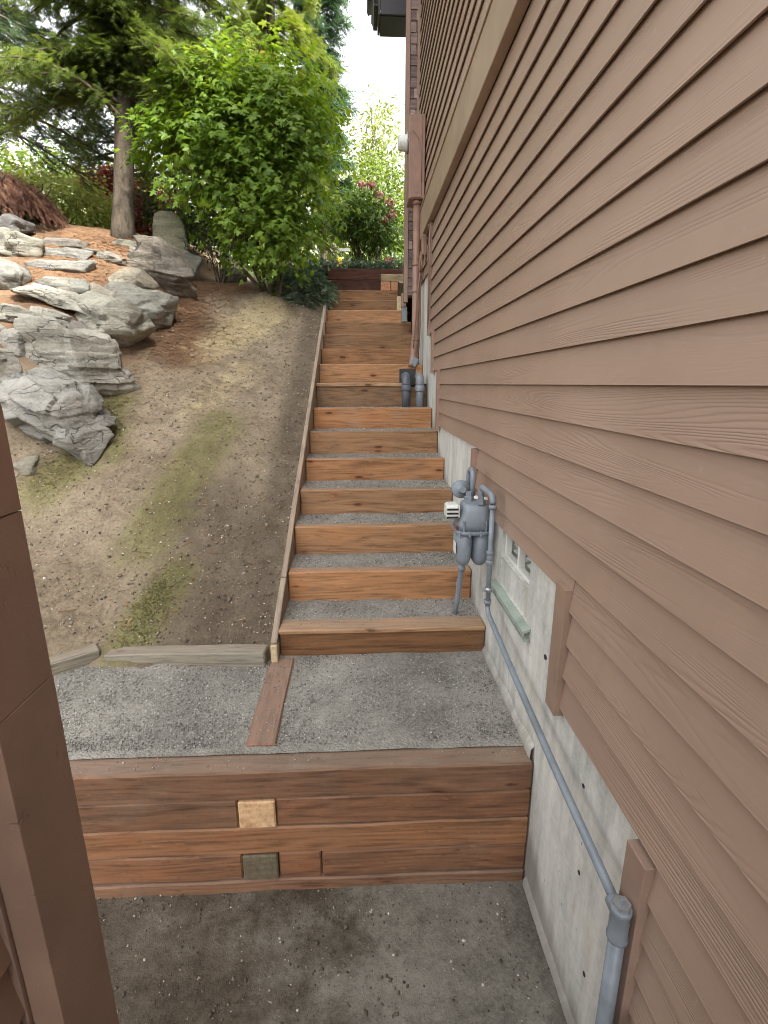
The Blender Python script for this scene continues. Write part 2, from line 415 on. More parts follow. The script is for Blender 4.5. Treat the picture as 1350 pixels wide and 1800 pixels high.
def npmesh(name, V, F, mat, parent=None, origin=None, rnd=None, smooth=False, color=None, attrs=None):
    V = np.asarray(V, dtype=np.float32).reshape(-1, 3)
    me = bpy.data.meshes.new(name)
    if isinstance(F, np.ndarray):
        k = F.shape[1]
        org = np.zeros(3, np.float32) if origin is None else np.asarray(origin, np.float32)
        me.vertices.add(len(V))
        me.vertices.foreach_set('co', (V - org).ravel())
        me.loops.add(F.size)
        me.loops.foreach_set('vertex_index', F.astype(np.int32).ravel())
        me.polygons.add(len(F))
        me.polygons.foreach_set('loop_start', np.arange(0, F.size, k, dtype=np.int32))
        me.polygons.foreach_set('loop_total', np.full(len(F), k, np.int32))
        me.update(calc_edges=True)
    else:
        org = np.zeros(3) if origin is None else np.asarray(origin)
        me.from_pydata([tuple(p) for p in (V - org)], [], F)
        me.update()
    if rnd is not None:
        a = me.attributes.new('rnd', 'FLOAT', 'POINT')
        a.data.foreach_set('value', np.asarray(rnd, np.float32))
    for nm, arr in (attrs or {}).items():
        a = me.attributes.new(nm, 'FLOAT', 'POINT')
        a.data.foreach_set('value', np.asarray(arr, np.float32))
    if smooth:
        me.polygons.foreach_set('use_smooth', np.ones(len(me.polygons), bool))
    me.materials.append(mat)
    o = bpy.data.objects.new(name, me)
    if origin is not None:
        o.location = tuple(float(c) for c in origin)
    if color is not None:
        o.color = (*color, 1.0)
    return put(o, parent)

_boxcache = {}
def box_mesh(sx, sy, sz, bev, rough=0.0, seg=1):
    bm = bmesh.new()
    bmesh.ops.create_cube(bm, size=1.0)
    for v in bm.verts:
        v.co = Vector((v.co.x * sx, v.co.y * sy, v.co.z * sz))
    if rough > 0 and sx > 0.3:
        n = max(2, int(sx / 0.12))
        es = [e for e in bm.edges if abs((e.verts[0].co - e.verts[1].co).x) > 0.5 * sx]
        bmesh.ops.subdivide_edges(bm, edges=es, cuts=n, use_grid_fill=True)
        ph = random.uniform(0, 99)
        for v in bm.verts:
            c = v.co
            v.co = c + Vector((0, rough * mnoise.noise((c.x * 2.3 + ph, c.y * 3, 1.7)), rough * mnoise.noise((c.x * 2.0 + ph, 5.2, c.z * 3)))) \
                + Vector((0, 0.3 * rough * mnoise.noise((c.x * 11 + ph, c.y * 9, c.z * 9)), 0.3 * rough * mnoise.noise((c.x * 12 + ph, 3 + c.y * 9, c.z * 9))))
    if bev > 0:
        ed = [e for e in bm.edges if len(e.link_faces) == 2 and e.calc_face_angle(0) > 0.8]
        bmesh.ops.bevel(bm, geom=ed, offset=bev, segments=seg, profile=0.6, affect='EDGES', clamp_overlap=True)
    me = bpy.data.meshes.new('box')
    bm.to_mesh(me)
    bm.free()
    return me

def box(name, lo, hi, mat, parent=None, color=None, bev=0.003, rough=0.0, rot=None, seg=1, smooth=False):
    """axis-aligned box (then rotated about its centre by rot); its longest side becomes local x"""
    lo, hi = Vector(lo), Vector(hi)
    d = hi - lo
    c = (lo + hi) * 0.5
    ax = max(range(3), key=lambda i: d[i])
    if ax == 0:
        dims, q = (d.x, d.y, d.z), Matrix.Identity(3)
    elif ax == 1:
        dims, q = (d.y, d.x, d.z), Matrix.Rotation(math.pi / 2, 3, 'Z')
    else:
        dims, q = (d.z, d.y, d.x), Matrix.Rotation(-math.pi / 2, 3, 'Y')
    me = box_mesh(*dims, bev, rough, seg)
    me.name = name
    me.materials.append(mat)
    o = bpy.data.objects.new(name, me)
    q = (Euler(rot).to_matrix() if rot else Matrix.Identity(3)) @ q
    o.matrix_basis = Matrix.Translation(c) @ q.to_4x4()
    if color is not None:
        o.color = (*color, 1.0)
    if smooth:
        for p in me.polygons: p.use_smooth = True
    return put(o, parent)

def tube_geo(pts, rad, n=10, cap=True):
    pts = [Vector(p) for p in pts]
    if not hasattr(rad, '__len__'):
        rad = [rad] * len(pts)
    V, F = [], []
    t0 = (pts[1] - pts[0]).normalized()
    up = Vector((0, 0, 1)) if abs(t0.z) < 0.9 else Vector((1, 0, 0))
    u = t0.cross(up).normalized()
    for i, p in enumerate(pts):
        a = pts[max(0, i - 1)]
        c = pts[min(len(pts) - 1, i + 1)]
        t = (c - a).normalized()
        u = (u - t * u.dot(t)).normalized()
        w = t.cross(u)
        for k in range(n):
            an = 2 * math.pi * k / n
            V.append(p + (u * math.cos(an) + w * math.sin(an)) * rad[i])
    for i in range(len(pts) - 1):
        for k in range(n):
            k2 = (k + 1) % n
            F.append((i * n + k, i * n + k2, (i + 1) * n + k2, (i + 1) * n + k))
    if cap:
        F.append(tuple(range(n - 1, -1, -1)))
        F.append(tuple(range((len(pts) - 1) * n, len(pts) * n)))
    return V, F

def tube(name, pts, rad, mat, parent=None, n=12, smooth=True, color=None):
    V, F = tube_geo(pts, rad, n)
    c = sum((Vector(v) for v in V), Vector()) / len(V)
    o = npmesh(name, [tuple(v) for v in V], F, mat, parent, tuple(c), color=color)
    if smooth:
        for p in o.data.polygons:
            p.use_smooth = len(p.vertices) == 4
    return o

def arc(p0, corner, p1, r, k=6):
    """points of a rounded corner between p0 -> corner -> p1"""
    p0, c, p1 = Vector(p0), Vector(corner), Vector(p1)
    a = c + (p0 - c).normalized() * r
    b = c + (p1 - c).normalized() * r
    return [a.lerp(c, t).lerp(c.lerp(b, t), t) for t in [i / k for i in range(k + 1)]]

def lathe(name, prof, center, axis, mat, parent=None, n=16, smooth=True):
    """prof: (radius, height) along axis from center"""
    V, F = [], []
    ax = Vector(axis).normalized()
    u = ax.orthogonal().normalized()
    w = ax.cross(u)
    c = Vector(center)
    for r, h in prof:
        for k in range(n):
            an = 2 * math.pi * k / n
            V.append(c + ax * h + (u * math.cos(an) + w * math.sin(an)) * r)
    for i in range(len(prof) - 1):
        for k in range(n):
            k2 = (k + 1) % n
            F.append((i * n + k, i * n + k2, (i + 1) * n + k2, (i + 1) * n + k))
    F.append(tuple(range(n - 1, -1, -1)))
    F.append(tuple(range((len(prof) - 1) * n, len(prof) * n)))
    o = npmesh(name, [tuple(v) for v in V], F, mat, parent, tuple(c))
    if smooth:
        for p in o.data.polygons:
            p.use_smooth = len(p.vertices) == 4
    return o

def stamp(tv, tf, pos, rots, scales):
    """copies of a template (tv verts, tf triangles) at pos with 3x3 rots and scales -> arrays"""
    n = len(pos)
    tv = np.asarray(tv, np.float32)
    tf = np.asarray(tf, np.int32)
    sc = np.asarray(scales, np.float32)
    if sc.ndim == 1:
        sc = np.repeat(sc[:, None], 3, 1)
    P = tv[None] * sc[:, None, :]
    P = np.einsum('nij,nkj->nki', np.asarray(rots, np.float32), P) + np.asarray(pos, np.float32)[:, None, :]
    F = tf[None] + (np.arange(n, dtype=np.int32) * len(tv))[:, None, None]
    return P.reshape(-1, 3), F.reshape(-1, tf.shape[1])

def rand_rots(n, tilt=math.pi):
    """random rotations; tilt limits the lean of local z away from up"""
    yaw = rng.uniform(0, 2 * np.pi, n)
    th = rng.uniform(-tilt, tilt, n)
    ph = rng.uniform(0, 2 * np.pi, n)
    cz, sz = np.cos(yaw), np.sin(yaw)
    Z = np.zeros(n); O = np.ones(n)
    Rz = np.stack([np.stack([cz, -sz, Z], 1), np.stack([sz, cz, Z], 1), np.stack([Z, Z, O], 1)], 1)
    ax = np.stack([np.cos(ph), np.sin(ph), Z], 1)
    c, s = np.cos(th), np.sin(th)
    K = np.zeros((n, 3, 3))
    K[:, 0, 2] = ax[:, 1]; K[:, 1, 2] = -ax[:, 0]; K[:, 2, 0] = -ax[:, 1]; K[:, 2, 1] = ax[:, 0]
    Rt = np.eye(3)[None] + s[:, None, None] * K + (1 - c)[:, None, None] * (K @ K)
    return Rt @ Rz

def frames(normal, up_dir):
    """rotation matrices whose z = normal and x = up_dir made perpendicular"""
    z = normal / np.linalg.norm(normal, axis=1, keepdims=True)
    x = up_dir - z * np.sum(up_dir * z, 1, keepdims=True)
    x = x / np.maximum(1e-6, np.linalg.norm(x, axis=1, keepdims=True))
    y = np.cross(z, x)
    return np.stack([x, y, z], 2)

OCT_V = np.array([(1, 0, 0), (-1, 0, 0), (0, 1, 0), (0, -1, 0), (0, 0, 1), (0, 0, -1)], np.float32)
OCT_F = np.array([(0, 2, 4), (2, 1, 4), (1, 3, 4), (3, 0, 4), (2, 0, 5), (1, 2, 5), (3, 1, 5), (0, 3, 5)], np.int32)

def sstep(a, b, x):
    t = np.clip((np.asarray(x, float) - a) / (b - a), 0, 1)
    return t * t * (3 - 2 * t)

def fbm(x, y, z, sc, octv=4):
    return mnoise.fractal((x * sc, y * sc, z * sc), 0.9, 2.1, octv)

# ------------------------------------------------------------------ terrain
LAND_Z = -1.572      # gravel landing
LOW_Z = -2.222       # soil in front of the timber wall
WALL_Y = 1.759       # front of the low timber wall

def H(X, Y):
    X = np.asarray(X, float); Y = np.asarray(Y, float)
    u = np.maximum(0, -0.53 - X)
    toe = 1.1 * np.minimum(0.6, np.maximum(0, -1.62 - X)) * (1 - sstep(2.6, 3.5, Y))
    br = 8.5 - 0.8 * sstep(0.6, 1.6, u)
    Ye = Y + toe
    base = -1.5 + 0.505 * (np.minimum(Ye, br) - 2.62) + 0.2 * np.clip(Y - br, 0, 4.5) + 0.02 * np.maximum(0, Y - br - 4.5)
    lat = 0.2 * np.minimum(u, 3.2) * sstep(2.7, 4.5, Y) + 0.05 * np.clip(u - 3.2, 0, 8)
    ter = 0.38 * sstep(1.75, 2.5, u) * sstep(3.3, 4.6, Y)
    return base + lat + ter - 0.075 * (1 - sstep(2.70, 2.95, Y))

def seg_mask(X, Y, segs):
    m = np.zeros_like(X)
    for (x0, y0), (x1, y1), r in segs:
        dx, dy = x1 - x0, y1 - y0
        t = np.clip(((X - x0) * dx + (Y - y0) * dy) / max(1e-6, dx * dx + dy * dy), 0, 1)
        d = np.hypot(X - x0 - t * dx, Y - y0 - t * dy)
        m = np.maximum(m, 1 - sstep(0.0, 1.9 * r, d))
    return m

def Hn(X, Y):
    """height with the small lumps the mesh carries"""
    z = np.asarray(H(X, Y), float)
    Xf, Yf = np.ravel(X), np.ravel(Y)
    d = np.array([0.030 * mnoise.fractal((x * 1.3, y * 1.3, 0.3), 1.0, 2.0, 3) + 0.020 * mnoise.fractal((x * 5.5, y * 5.5, 4.3), 0.7, 2.2, 5) for x, y in zip(Xf, Yf)])
    lip = np.exp(-((Xf + 1.25) / 0.45) ** 2 - ((Yf - 7.5) / 0.25) ** 2) * 0.10
    lip -= np.exp(-((Xf + 1.35) / 0.5) ** 2 - ((Yf - 6.7) / 0.45) ** 2) * 0.10
    return z + (d + lip).reshape(np.shape(z))

xs = np.concatenate([-np.geomspace(60, 5.3, 16)[:-1], np.arange(-5.2, -0.545, 0.03), [-0.54]])
ys = np.concatenate([np.arange(1.92, 9.2, 0.03), np.geomspace(9.4, 110, 26)])
GX, GY = np.meshgrid(xs, ys)
GZ = Hn(GX, GY)
nx, ny = len(xs), len(ys)
idx = np.arange(nx * ny).reshape(ny, nx)
quads = np.stack([idx[:-1, :-1], idx[:-1, 1:], idx[1:, 1:], idx[1:, :-1]], -1).reshape(-1, 4)
fx, fy = GX.ravel(), GY.ravel()
attrs = {
    'moss': seg_mask(fx, fy, [((-1.27, 4.6), (-1.51, 3.35), 0.20), ((-1.24, 3.13), (-1.42, 2.7), 0.14), ((-2.2, 3.9), (-2.35, 3.7), 0.18), ((-2.25, 4.7), (-2.2, 4.2), 0.2), ((-2.0, 4.05), (-2.2, 4.5), 0.12)]),
    'sun_patch': seg_mask(fx, fy, [((-1.25, 7.2), (-1.5, 6.6), 0.26), ((-1.45, 6.7), (-1.7, 5.7), 0.22), ((-1.3, 5.6), (-1.5, 4.7), 0.20)]) * np.where(fy > 5.9, 1.0, 0.55),  # sun patches on the slope, painted in as pale sandy soil
    'litter': seg_mask(fx, fy, [((-2.3, 6.9), (-1.95, 5.7), 0.38), ((-3.0, 5.4), (-3.6, 7.3), 0.75), ((-1.8, 7.7), (-2.4, 7.4), 0.35), ((-3.2, 7.5), (-3.4, 9), 1.2), ((-2.6, 5.3), (-3.1, 4.6), 0.3)]),
    'wet': seg_mask(fx, fy, [((-0.66, 2.7), (-0.66, 7.5), 0.14), ((-0.95, 3.0), (-0.85, 2.65), 0.42), ((-1.15, 3.7), (-0.8, 3.3), 0.34), ((-1.0, 7.5), (-1.9, 7.8), 0.3)]),
}
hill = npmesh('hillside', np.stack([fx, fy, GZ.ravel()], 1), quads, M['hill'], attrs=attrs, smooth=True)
tag(hill, 'bare brown hillside left of the stairs', None, kind='structure')

def patch(name, x0, x1, y0, y1, zf, mat, step=0.03, label=None):
    gx, gy = np.meshgrid(np.linspace(x0, x1, max(2, int((x1 - x0) / step) + 1)), np.linspace(y0, y1, max(2, int((y1 - y0) / step) + 1)))
    z = zf(gx, gy)
    a, b = gx.shape
    ii = np.arange(a * b).reshape(a, b)
    q = np.stack([ii[:-1, :-1], ii[:-1, 1:], ii[1:, 1:], ii[1:, :-1]], -1).reshape(-1, 4)
    return npmesh(name, np.stack([gx.ravel(), gy.ravel(), z.ravel()], 1), q, mat, smooth=True)

def flat_noise(z0, amp, sc=3.0, seed=0.0):
    def f(gx, gy):
        d = np.array([mnoise.fractal((x * sc, y * sc, seed), 0.9, 2.1, 4) for x, y in zip(gx.ravel(), gy.ravel())])
        return z0 + amp * d.reshape(gx.shape)
    return f

low = patch('lower_ground', -9, 0.80, -6, WALL_Y + 0.02, flat_noise(LOW_Z, 0.010), M['lowersoil'], 0.05)
tag(low, kind='structure')
landing_f = flat_noise(LAND_Z, 0.006, 4, 3.1)
land = patch('gravel_landing', -3.2, 0.74, WALL_Y + 0.10, 2.70, landing_f, M['gravelbed'], 0.03)
tag(land, kind='structure')
terr = patch('upper_terrace', -0.56, 60, 8.62, 110, lambda x, y: 1.70 + 0.02 * np.maximum(0, y - 8.6) * 0.5, M['lowersoil'], 1.5)
tag(terr, kind='structure')

# ------------------------------------------------------------------ timber wall in front
def tint(c, v=0.12):
    k = 1 + random.uniform(-v, v)
    return (c[0] * k, c[1] * k * (1 + random.uniform(-0.05, 0.05)), c[2] * k * (1 + random.uniform(-0.07, 0.07)))
DK = (0.195, 0.104, 0.060)      # dark red-brown stain
MD = (0.200, 0.092, 0.045)
OR = (0.320, 0.150, 0.066)      # fresh orange stain
TN = (0.270, 0.158, 0.085)
PALE = (0.52, 0.36, 0.20)

wall = thing('retaining_wall', (-0.4, WALL_Y, LOW_Z), 'low wall of stacked reddish brown timbers across the front of the gravel landing', 'retaining wall')
XL, XR = -2.6, 0.722
zt = -1.580
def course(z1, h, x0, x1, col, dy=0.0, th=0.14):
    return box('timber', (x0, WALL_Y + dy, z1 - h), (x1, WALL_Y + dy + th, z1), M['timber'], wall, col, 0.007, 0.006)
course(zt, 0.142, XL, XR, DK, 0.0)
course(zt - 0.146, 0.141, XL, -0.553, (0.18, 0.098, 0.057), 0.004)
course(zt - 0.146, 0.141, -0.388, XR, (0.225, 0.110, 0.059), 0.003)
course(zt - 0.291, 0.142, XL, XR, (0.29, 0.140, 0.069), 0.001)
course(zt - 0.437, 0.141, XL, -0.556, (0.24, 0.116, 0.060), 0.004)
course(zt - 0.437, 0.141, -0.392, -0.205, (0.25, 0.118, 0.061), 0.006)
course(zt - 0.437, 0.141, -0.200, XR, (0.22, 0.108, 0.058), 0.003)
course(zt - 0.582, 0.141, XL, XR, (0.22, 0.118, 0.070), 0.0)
box('tie_timber_end', (-0.549, WALL_Y - 0.006, zt - 0.286), (-0.392, WALL_Y + 0.5, zt - 0.148), M['endgrain'], wall, (0.56, 0.36, 0.20), 0.006)
box('tie_timber_end', (-0.551, WALL_Y - 0.003, zt - 0.576), (-0.396, WALL_Y + 0.5, zt - 0.439), M['endgrain'], wall, (0.13, 0.105, 0.070), 0.006)

lb = box('landing_board', (-0.545, WALL_Y + 0.145, LAND_Z - 0.06), (-0.41, 2.628, LAND_Z + 0.012), M['timber'], None, (0.25, 0.125, 0.080), 0.006, 0.003, rot=(0, 0, R(1.0)))
tag(lb, 'reddish plank set flush in the gravel between front wall and stairs', 'plank')
bd = box('border_timber', (-1.50, 2.585, LAND_Z - 0.10), (-0.562, 2.685, LAND_Z + 0.075), M['timber'], None, (0.25, 0.225, 0.175), 0.007, 0.014, rot=(0, R(-2.2), R(-5)))
tag(bd, 'weathered grey timber edging the dirt slope beside the stairs', 'timber')
bd2 = box('border_timber', (-2.35, 2.50, LAND_Z - 0.10), (-1.60, 2.585, LAND_Z + 0.030), M['timber'], None, (0.23, 0.205, 0.155), 0.009, 0.016, rot=(0, 0, R(38)))
bd2.location = (-1.86, 2.46, LAND_Z + 0.012)
tag(bd2, 'half buried grey timber at an angle beside the brown fence post', 'timber')

# ------------------------------------------------------------------ staircase
STEPS = [(2.656, -1.398), (3.085, -1.205), (3.475, -1.005), (3.875, -0.818), (4.322, -0.637), (4.744, -0.439), (5.192, -0.239), (5.642, 0.008),
         (6.077, 0.225), (6.520, 0.425), (6.985, 0.635), (7.366, 0.840), (7.749, 1.043), (8.055, 1.225), (8.335, 1.407)]
RCOL = [(1.08 * v_, 1.08 * v_ * h_, 1.08 * v_ * h_ * h_ * 0.92) for h_, v_ in zip((0.49, 0.50, 0.53, 0.56, 0.50, 0.55, 0.49, 0.60, 0.52, 0.50, 0.54, 0.55, 0.52, 0.55, 0.53), (0.175, 0.37, 0.315, 0.275, 0.345, 0.285, 0.355, 0.2, 0.365, 0.27, 0.225, 0.235, 0.39, 0.25, 0.31))]
SXL, SXR = -0.500, 0.722
stairs = thing('timber_staircase', (0.1, 2.66, LAND_Z), 'long flight of stained timber steps filled with gravel climbing beside the house', 'staircase')
bed_n = 0
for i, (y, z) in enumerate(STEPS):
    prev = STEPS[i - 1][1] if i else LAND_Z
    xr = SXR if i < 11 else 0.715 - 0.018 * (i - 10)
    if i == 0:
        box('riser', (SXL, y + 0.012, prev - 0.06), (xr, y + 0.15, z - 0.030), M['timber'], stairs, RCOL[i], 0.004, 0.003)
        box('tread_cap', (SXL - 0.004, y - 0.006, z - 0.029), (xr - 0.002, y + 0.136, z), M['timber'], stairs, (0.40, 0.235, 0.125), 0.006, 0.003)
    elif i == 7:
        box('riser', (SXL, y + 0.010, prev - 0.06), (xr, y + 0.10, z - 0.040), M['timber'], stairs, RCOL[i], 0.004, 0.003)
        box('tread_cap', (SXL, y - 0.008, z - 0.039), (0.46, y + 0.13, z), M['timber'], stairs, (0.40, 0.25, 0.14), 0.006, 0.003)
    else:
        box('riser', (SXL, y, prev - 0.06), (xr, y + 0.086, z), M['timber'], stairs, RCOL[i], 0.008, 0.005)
    y1 = STEPS[i + 1][0] + 0.02 if i < 14 else 8.56
    gx0, gx1 = SXL - 0.005, SXR + 0.012
    gy = np.linspace(y + 0.07, y1, 16)
    gxx, gyy = np.meshgrid(np.linspace(gx0, gx1, 30), gy)
    zz = z - 0.012 + np.array([0.008 * mnoise.fractal((a * 4, c * 4, i), 0.9, 2, 3) for a, c in zip(gxx.ravel(), gyy.ravel())]).reshape(gxx.shape)
    ii = np.arange(zz.size).reshape(zz.shape)
    q = np.stack([ii[:-1, :-1], ii[:-1, 1:], ii[1:, 1:], ii[1:, :-1]], -1).reshape(-1, 4)
    npmesh('gravel_fill', np.stack([gxx.ravel(), gyy.ravel(), zz.ravel()], 1), q, M['gravelbed'], stairs, smooth=True)
# stringer: three boards on edge end to end
sy0, sz0, sy1, sz1 = 2.585, -1.438, 8.54, 1.530
ang = math.atan2(sz1 - sz0, sy1 - sy0)
L = math.hypot(sz1 - sz0, sy1 - sy0)
cuts = [0.0, 0.075, 0.36, 0.70, 1.0]
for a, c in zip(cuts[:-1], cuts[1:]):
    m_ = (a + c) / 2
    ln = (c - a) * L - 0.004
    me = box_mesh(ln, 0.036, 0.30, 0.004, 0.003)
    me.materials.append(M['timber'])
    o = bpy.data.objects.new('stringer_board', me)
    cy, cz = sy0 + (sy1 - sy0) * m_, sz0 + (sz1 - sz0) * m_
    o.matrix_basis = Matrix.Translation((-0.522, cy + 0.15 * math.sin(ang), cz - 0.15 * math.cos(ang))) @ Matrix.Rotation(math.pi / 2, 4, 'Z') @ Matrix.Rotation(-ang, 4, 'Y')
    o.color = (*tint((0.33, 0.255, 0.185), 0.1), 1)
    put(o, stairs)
box('stringer_foot', (-0.541, 2.578, LAND_Z - 0.05), (-0.503, 2.64, -1.455), M['endgrain'], stairs, (0.50, 0.40, 0.25), 0.005)

# timber wall that closes the top of the flight
topw = thing('top_retaining_wall', (0.1, 8.56, 1.45), 'dark red timber wall closing the top of the stairs', 'retaining wall')
box('timber', (SXL - 0.02, 8.56, 1.60), (0.72, 8.66, 1.762), M['timber'], topw, (0.105, 0.042, 0.026), 0.005, 0.003)
box('timber', (SXL - 0.02, 8.563, 1.38), (0.72, 8.66, 1.597), M['timber'], topw, (0.085, 0.036, 0.024), 0.005, 0.003)
crib = thing('timber_crib', (0.5, 8.42, 1.42), 'pale sawn timber ends stacked at the top right of the stairs', 'timber stack')
box('cross_timber', (0.315, 8.40, 1.553), (0.72, 8.54, 1.655), M['timber'], crib, (0.34, 0.27, 0.16), 0.006)
box('timber_end', (0.315, 8.395, 1.418), (0.462, 8.53, 1.549), M['endgrain'], crib, (0.50, 0.25, 0.14), 0.006)
box('timber_end', (0.468, 8.397, 1.418), (0.615, 8.53, 1.549), M['endgrain'], crib, (0.46, 0.23, 0.13), 0.006)
box('side_timber', (0.575, 7.97, 1.20), (0.665, 8.38, 1.50), M['timber'], crib, (0.085, 0.07, 0.042), 0.006, rot=(R(14), 0, 0))
box('side_timber_end', (0.535, 7.90, 1.05), (0.64, 7.96, 1.255), M['endgrain'], crib, (0.55, 0.46, 0.28), 0.006)

# ------------------------------------------------------------------ house on the right
W, XC, EXP = 0.705, 0.726, 0.1266
house = thing('house', (0.9, 3.0, LOW_Z), 'brown lap sided house wall rising along the right of the stairs', 'house')
SID = (0.325, 0.222, 0.164)

# concrete foundation with the vent opening cut out
def foundation():
    yc = [-6.0, 1.995, 2.44, 6.9]
    zc = [-2.6, -1.035, -0.878, -0.690, 1.30]
    V, F = [], []
    def quad(a, b, c, d):
        i = len(V)
        V.extend([a, b, c, d]); F.append((i, i + 1, i + 2, i + 3))
    for i in range(3):
        for j in range(4):
            y0, y1, z0, z1 = yc[i], yc[i + 1], zc[j], zc[j + 1]
            if i == 1 and j == 2:
                d = 0.13
                quad((XC, y0, z0), (XC, y1, z0), (XC + d, y1, z0), (XC + d, y0, z0))
                quad((XC, y0, z1), (XC + d, y0, z1), (XC + d, y1, z1), (XC, y1, z1))
                quad((XC, y0, z0), (XC + d, y0, z0), (XC + d, y0, z1), (XC, y0, z1))
                quad((XC, y1, z0), (XC, y1, z1), (XC + d, y1, z1), (XC + d, y1, z0))
                quad((XC + d, y0, z0), (XC + d, y1, z0), (XC + d, y1, z1), (XC + d, y0, z1))
            elif i == 1 and j == 1:
                d = 0.012
                quad((XC + d, y0, z0), (XC + d, y1, z0), (XC + d, y1, z1), (XC + d, y0, z1))
                quad((XC, y0, z0), (XC, y1, z0), (XC + d, y1, z0), (XC + d, y0, z0))
                quad((XC, y0, z0), (XC + d, y0, z0), (XC + d, y0, z1), (XC, y0, z1))
                quad((XC, y1, z0), (XC, y1, z1), (XC + d, y1, z1), (XC + d, y1, z0))
            else:
                quad((XC, y0, z0), (XC, y1, z0), (XC, y1, z1), (XC, y0, z1))
    return npmesh('foundation', V, F, M['concrete'], house)
foundation()
# thin concrete lip along the footing, uneven
for seg_ in (range(0, 42), range(42, 90)):
  V, F = [], []
  for k in seg_:
      y = 1.0 + k * 0.018 if k < 42 else 1.78 + (k - 42) * 0.02
      zb = LOW_Z if k < 42 else LAND_Z
      zt_ = zb + 0.035 + 0.05 * abs(mnoise.noise((y * 3, 0, 1))) 
      V += [(XC + 0.002, y, zt_), (XC - 0.014, y, zt_ - 0.02), (XC - 0.02, y, zb - 0.05)]
      if len(V) > 3:
          a = len(V) - 6; b_ = len(V) - 3
          F += [(a, b_, b_ + 1, a + 1), (a + 1, b_ + 1, b_ + 2, a + 2)]
  npmesh('footing_lip', V, F, M['concrete'], house, smooth=True)
box('light_block', (0.90, -6, -2.6), (4.0, 6.86, 6.4), M['darkpaint'], house, (1, 1, 1), 0)  # unseen block added inside the house to stop light leaking through

# lap boards: bottom edge at X=W, top tucked behind the next board
SEGS = [(-1.2, 0.94, -2.20), (0.94, 1.54, -1.164), (1.54, 3.03, -0.716), (3.03, 4.62, -0.392), (4.62, 5.05, 0.122), (5.05, 5.38, 0.503), (5.38, 6.84, 1.06)]
def yend_at(z):
    """how far along the wall a board whose bottom lies at z may run"""
    e = -1.2
    for a, b_, bot in SEGS:
        if z >= bot - 0.03:
            e = b_
    return e
def board(y0, y1, z0, h, parent=house, x=W, flip=1, mat=None, col=SID, name='siding_board'):
    """wedge lap board along Y"""
    L_ = y1 - y0
    t_bot, t_top, lean, over = 0.0185, 0.006, 0.0195, 0.026
    cy, cz = (y0 + y1) / 2, z0 + h / 2
    hh = h / 2
    # local x along length, local y = into wall, local z up
    prof = [(0.0, -hh), (0.0012, -hh - 0.0008), (0.0075, -hh), (0.0085, -hh + 0.014), (t_bot, -hh + 0.016), (lean + t_top, hh + over), (lean, hh + over), (0.0008, -hh + 0.004)]
    n = len(prof)
    V = [(-L_ / 2, a, c) for a, c in prof] + [(L_ / 2, a, c) for a, c in prof]
    F = [(k, (k + 1) % n, n + (k + 1) % n, n + k) for k in range(n)] + [tuple(range(n - 1, -1, -1)), tuple(range(n, 2 * n))]
    me = bpy.data.meshes.new(name)
    me.from_pydata(V, [], F)
    me.update()
    me.materials.append(mat or M['siding'])
    o = bpy.data.objects.new(name, me)
    # local x -> -Y*flip , local y -> +X*flip (into the wall)
    Rm = Matrix(((0, flip, 0), (-flip, 0, 0), (0, 0, 1)))
    o.matrix_basis = Matrix.Translation((x, cy, cz)) @ Rm.to_4x4()
    k = 1 + random.uniform(-0.035, 0.035)
    o.color = (col[0] * k, col[1] * k, col[2] * k, 1)
    return put(o, parent)

random.seed(21)
def run_of_boards(z0, h, ya, yb):
    y = ya
    nxt = random.uniform(2.3, 4.4)
    while y < yb - 0.01:
        e = min(nxt, yb)
        if yb - e < 0.3: e = yb
        board(y + 0.0004, e - 0.0004, z0, h)
        y = e
        nxt = e + 3.66
j = -17
while True:
    z0 = -0.003 + EXP * j
    if z0 > 1.50: break
    ya = -1.2
    yb = yend_at(z0)
    # a narrow cut board fills the odd strip above the third step of the siding
    run_of_boards(z0, EXP, ya, yb)
    j += 1
board(1.54, 3.03, -0.716, 0.080)                  # ripped starter strip
zu = 1.86
while zu < 6.1:
    run_of_boards(zu, EXP, -1.2, 6.80)
    zu += EXP
rp = box('shade_roof', (0.25, -6.2, 6.12), (5.2, 6.9, 6.28), M['fasciadark'], house, (1, 1, 1), 0.01)  # unseen house roof, eave raised so its shadow covers the rocks
rp.matrix_basis = Matrix.Translation((2.62, 0.35, 7.25)) @ Matrix.Rotation(R(-25), 4, 'Y') @ Matrix.Rotation(math.pi / 2, 4, 'Z')
# belt and vertical trim at each step of the siding edge
box('belt_trim', (0.664, -1.2, 1.545), (0.722, 6.20, 1.828), M['belt'], house, (1, 1, 1), 0.004)
box('belt_cap', (0.655, -1.2, 1.829), (0.722, 6.20, 1.850), M['belt'], house, (1, 1, 1), 0.003)
for y0, y1, z0, z1 in [(0.936, 1.022, -2.30, -1.166), (1.540, 1.626, -1.180, -0.683), (3.03, 3.116, -0.74, -0.396), (4.62, 4.71, -0.42, 0.122), (5.05, 5.135, 0.10, 0.503), (5.385, 5.48, 0.49, 1.54)]:
    box('trim_board', (0.688, y0, z0), (0.7245, y1, z1), M['trim'], house, tint((1, 1, 1), 0.05), 0.0018)
box('corner_board', (0.684, 6.80, 1.05), (0.7245, 6.86, 5.6), M['trim'], house, (1, 1, 1), 0.003)
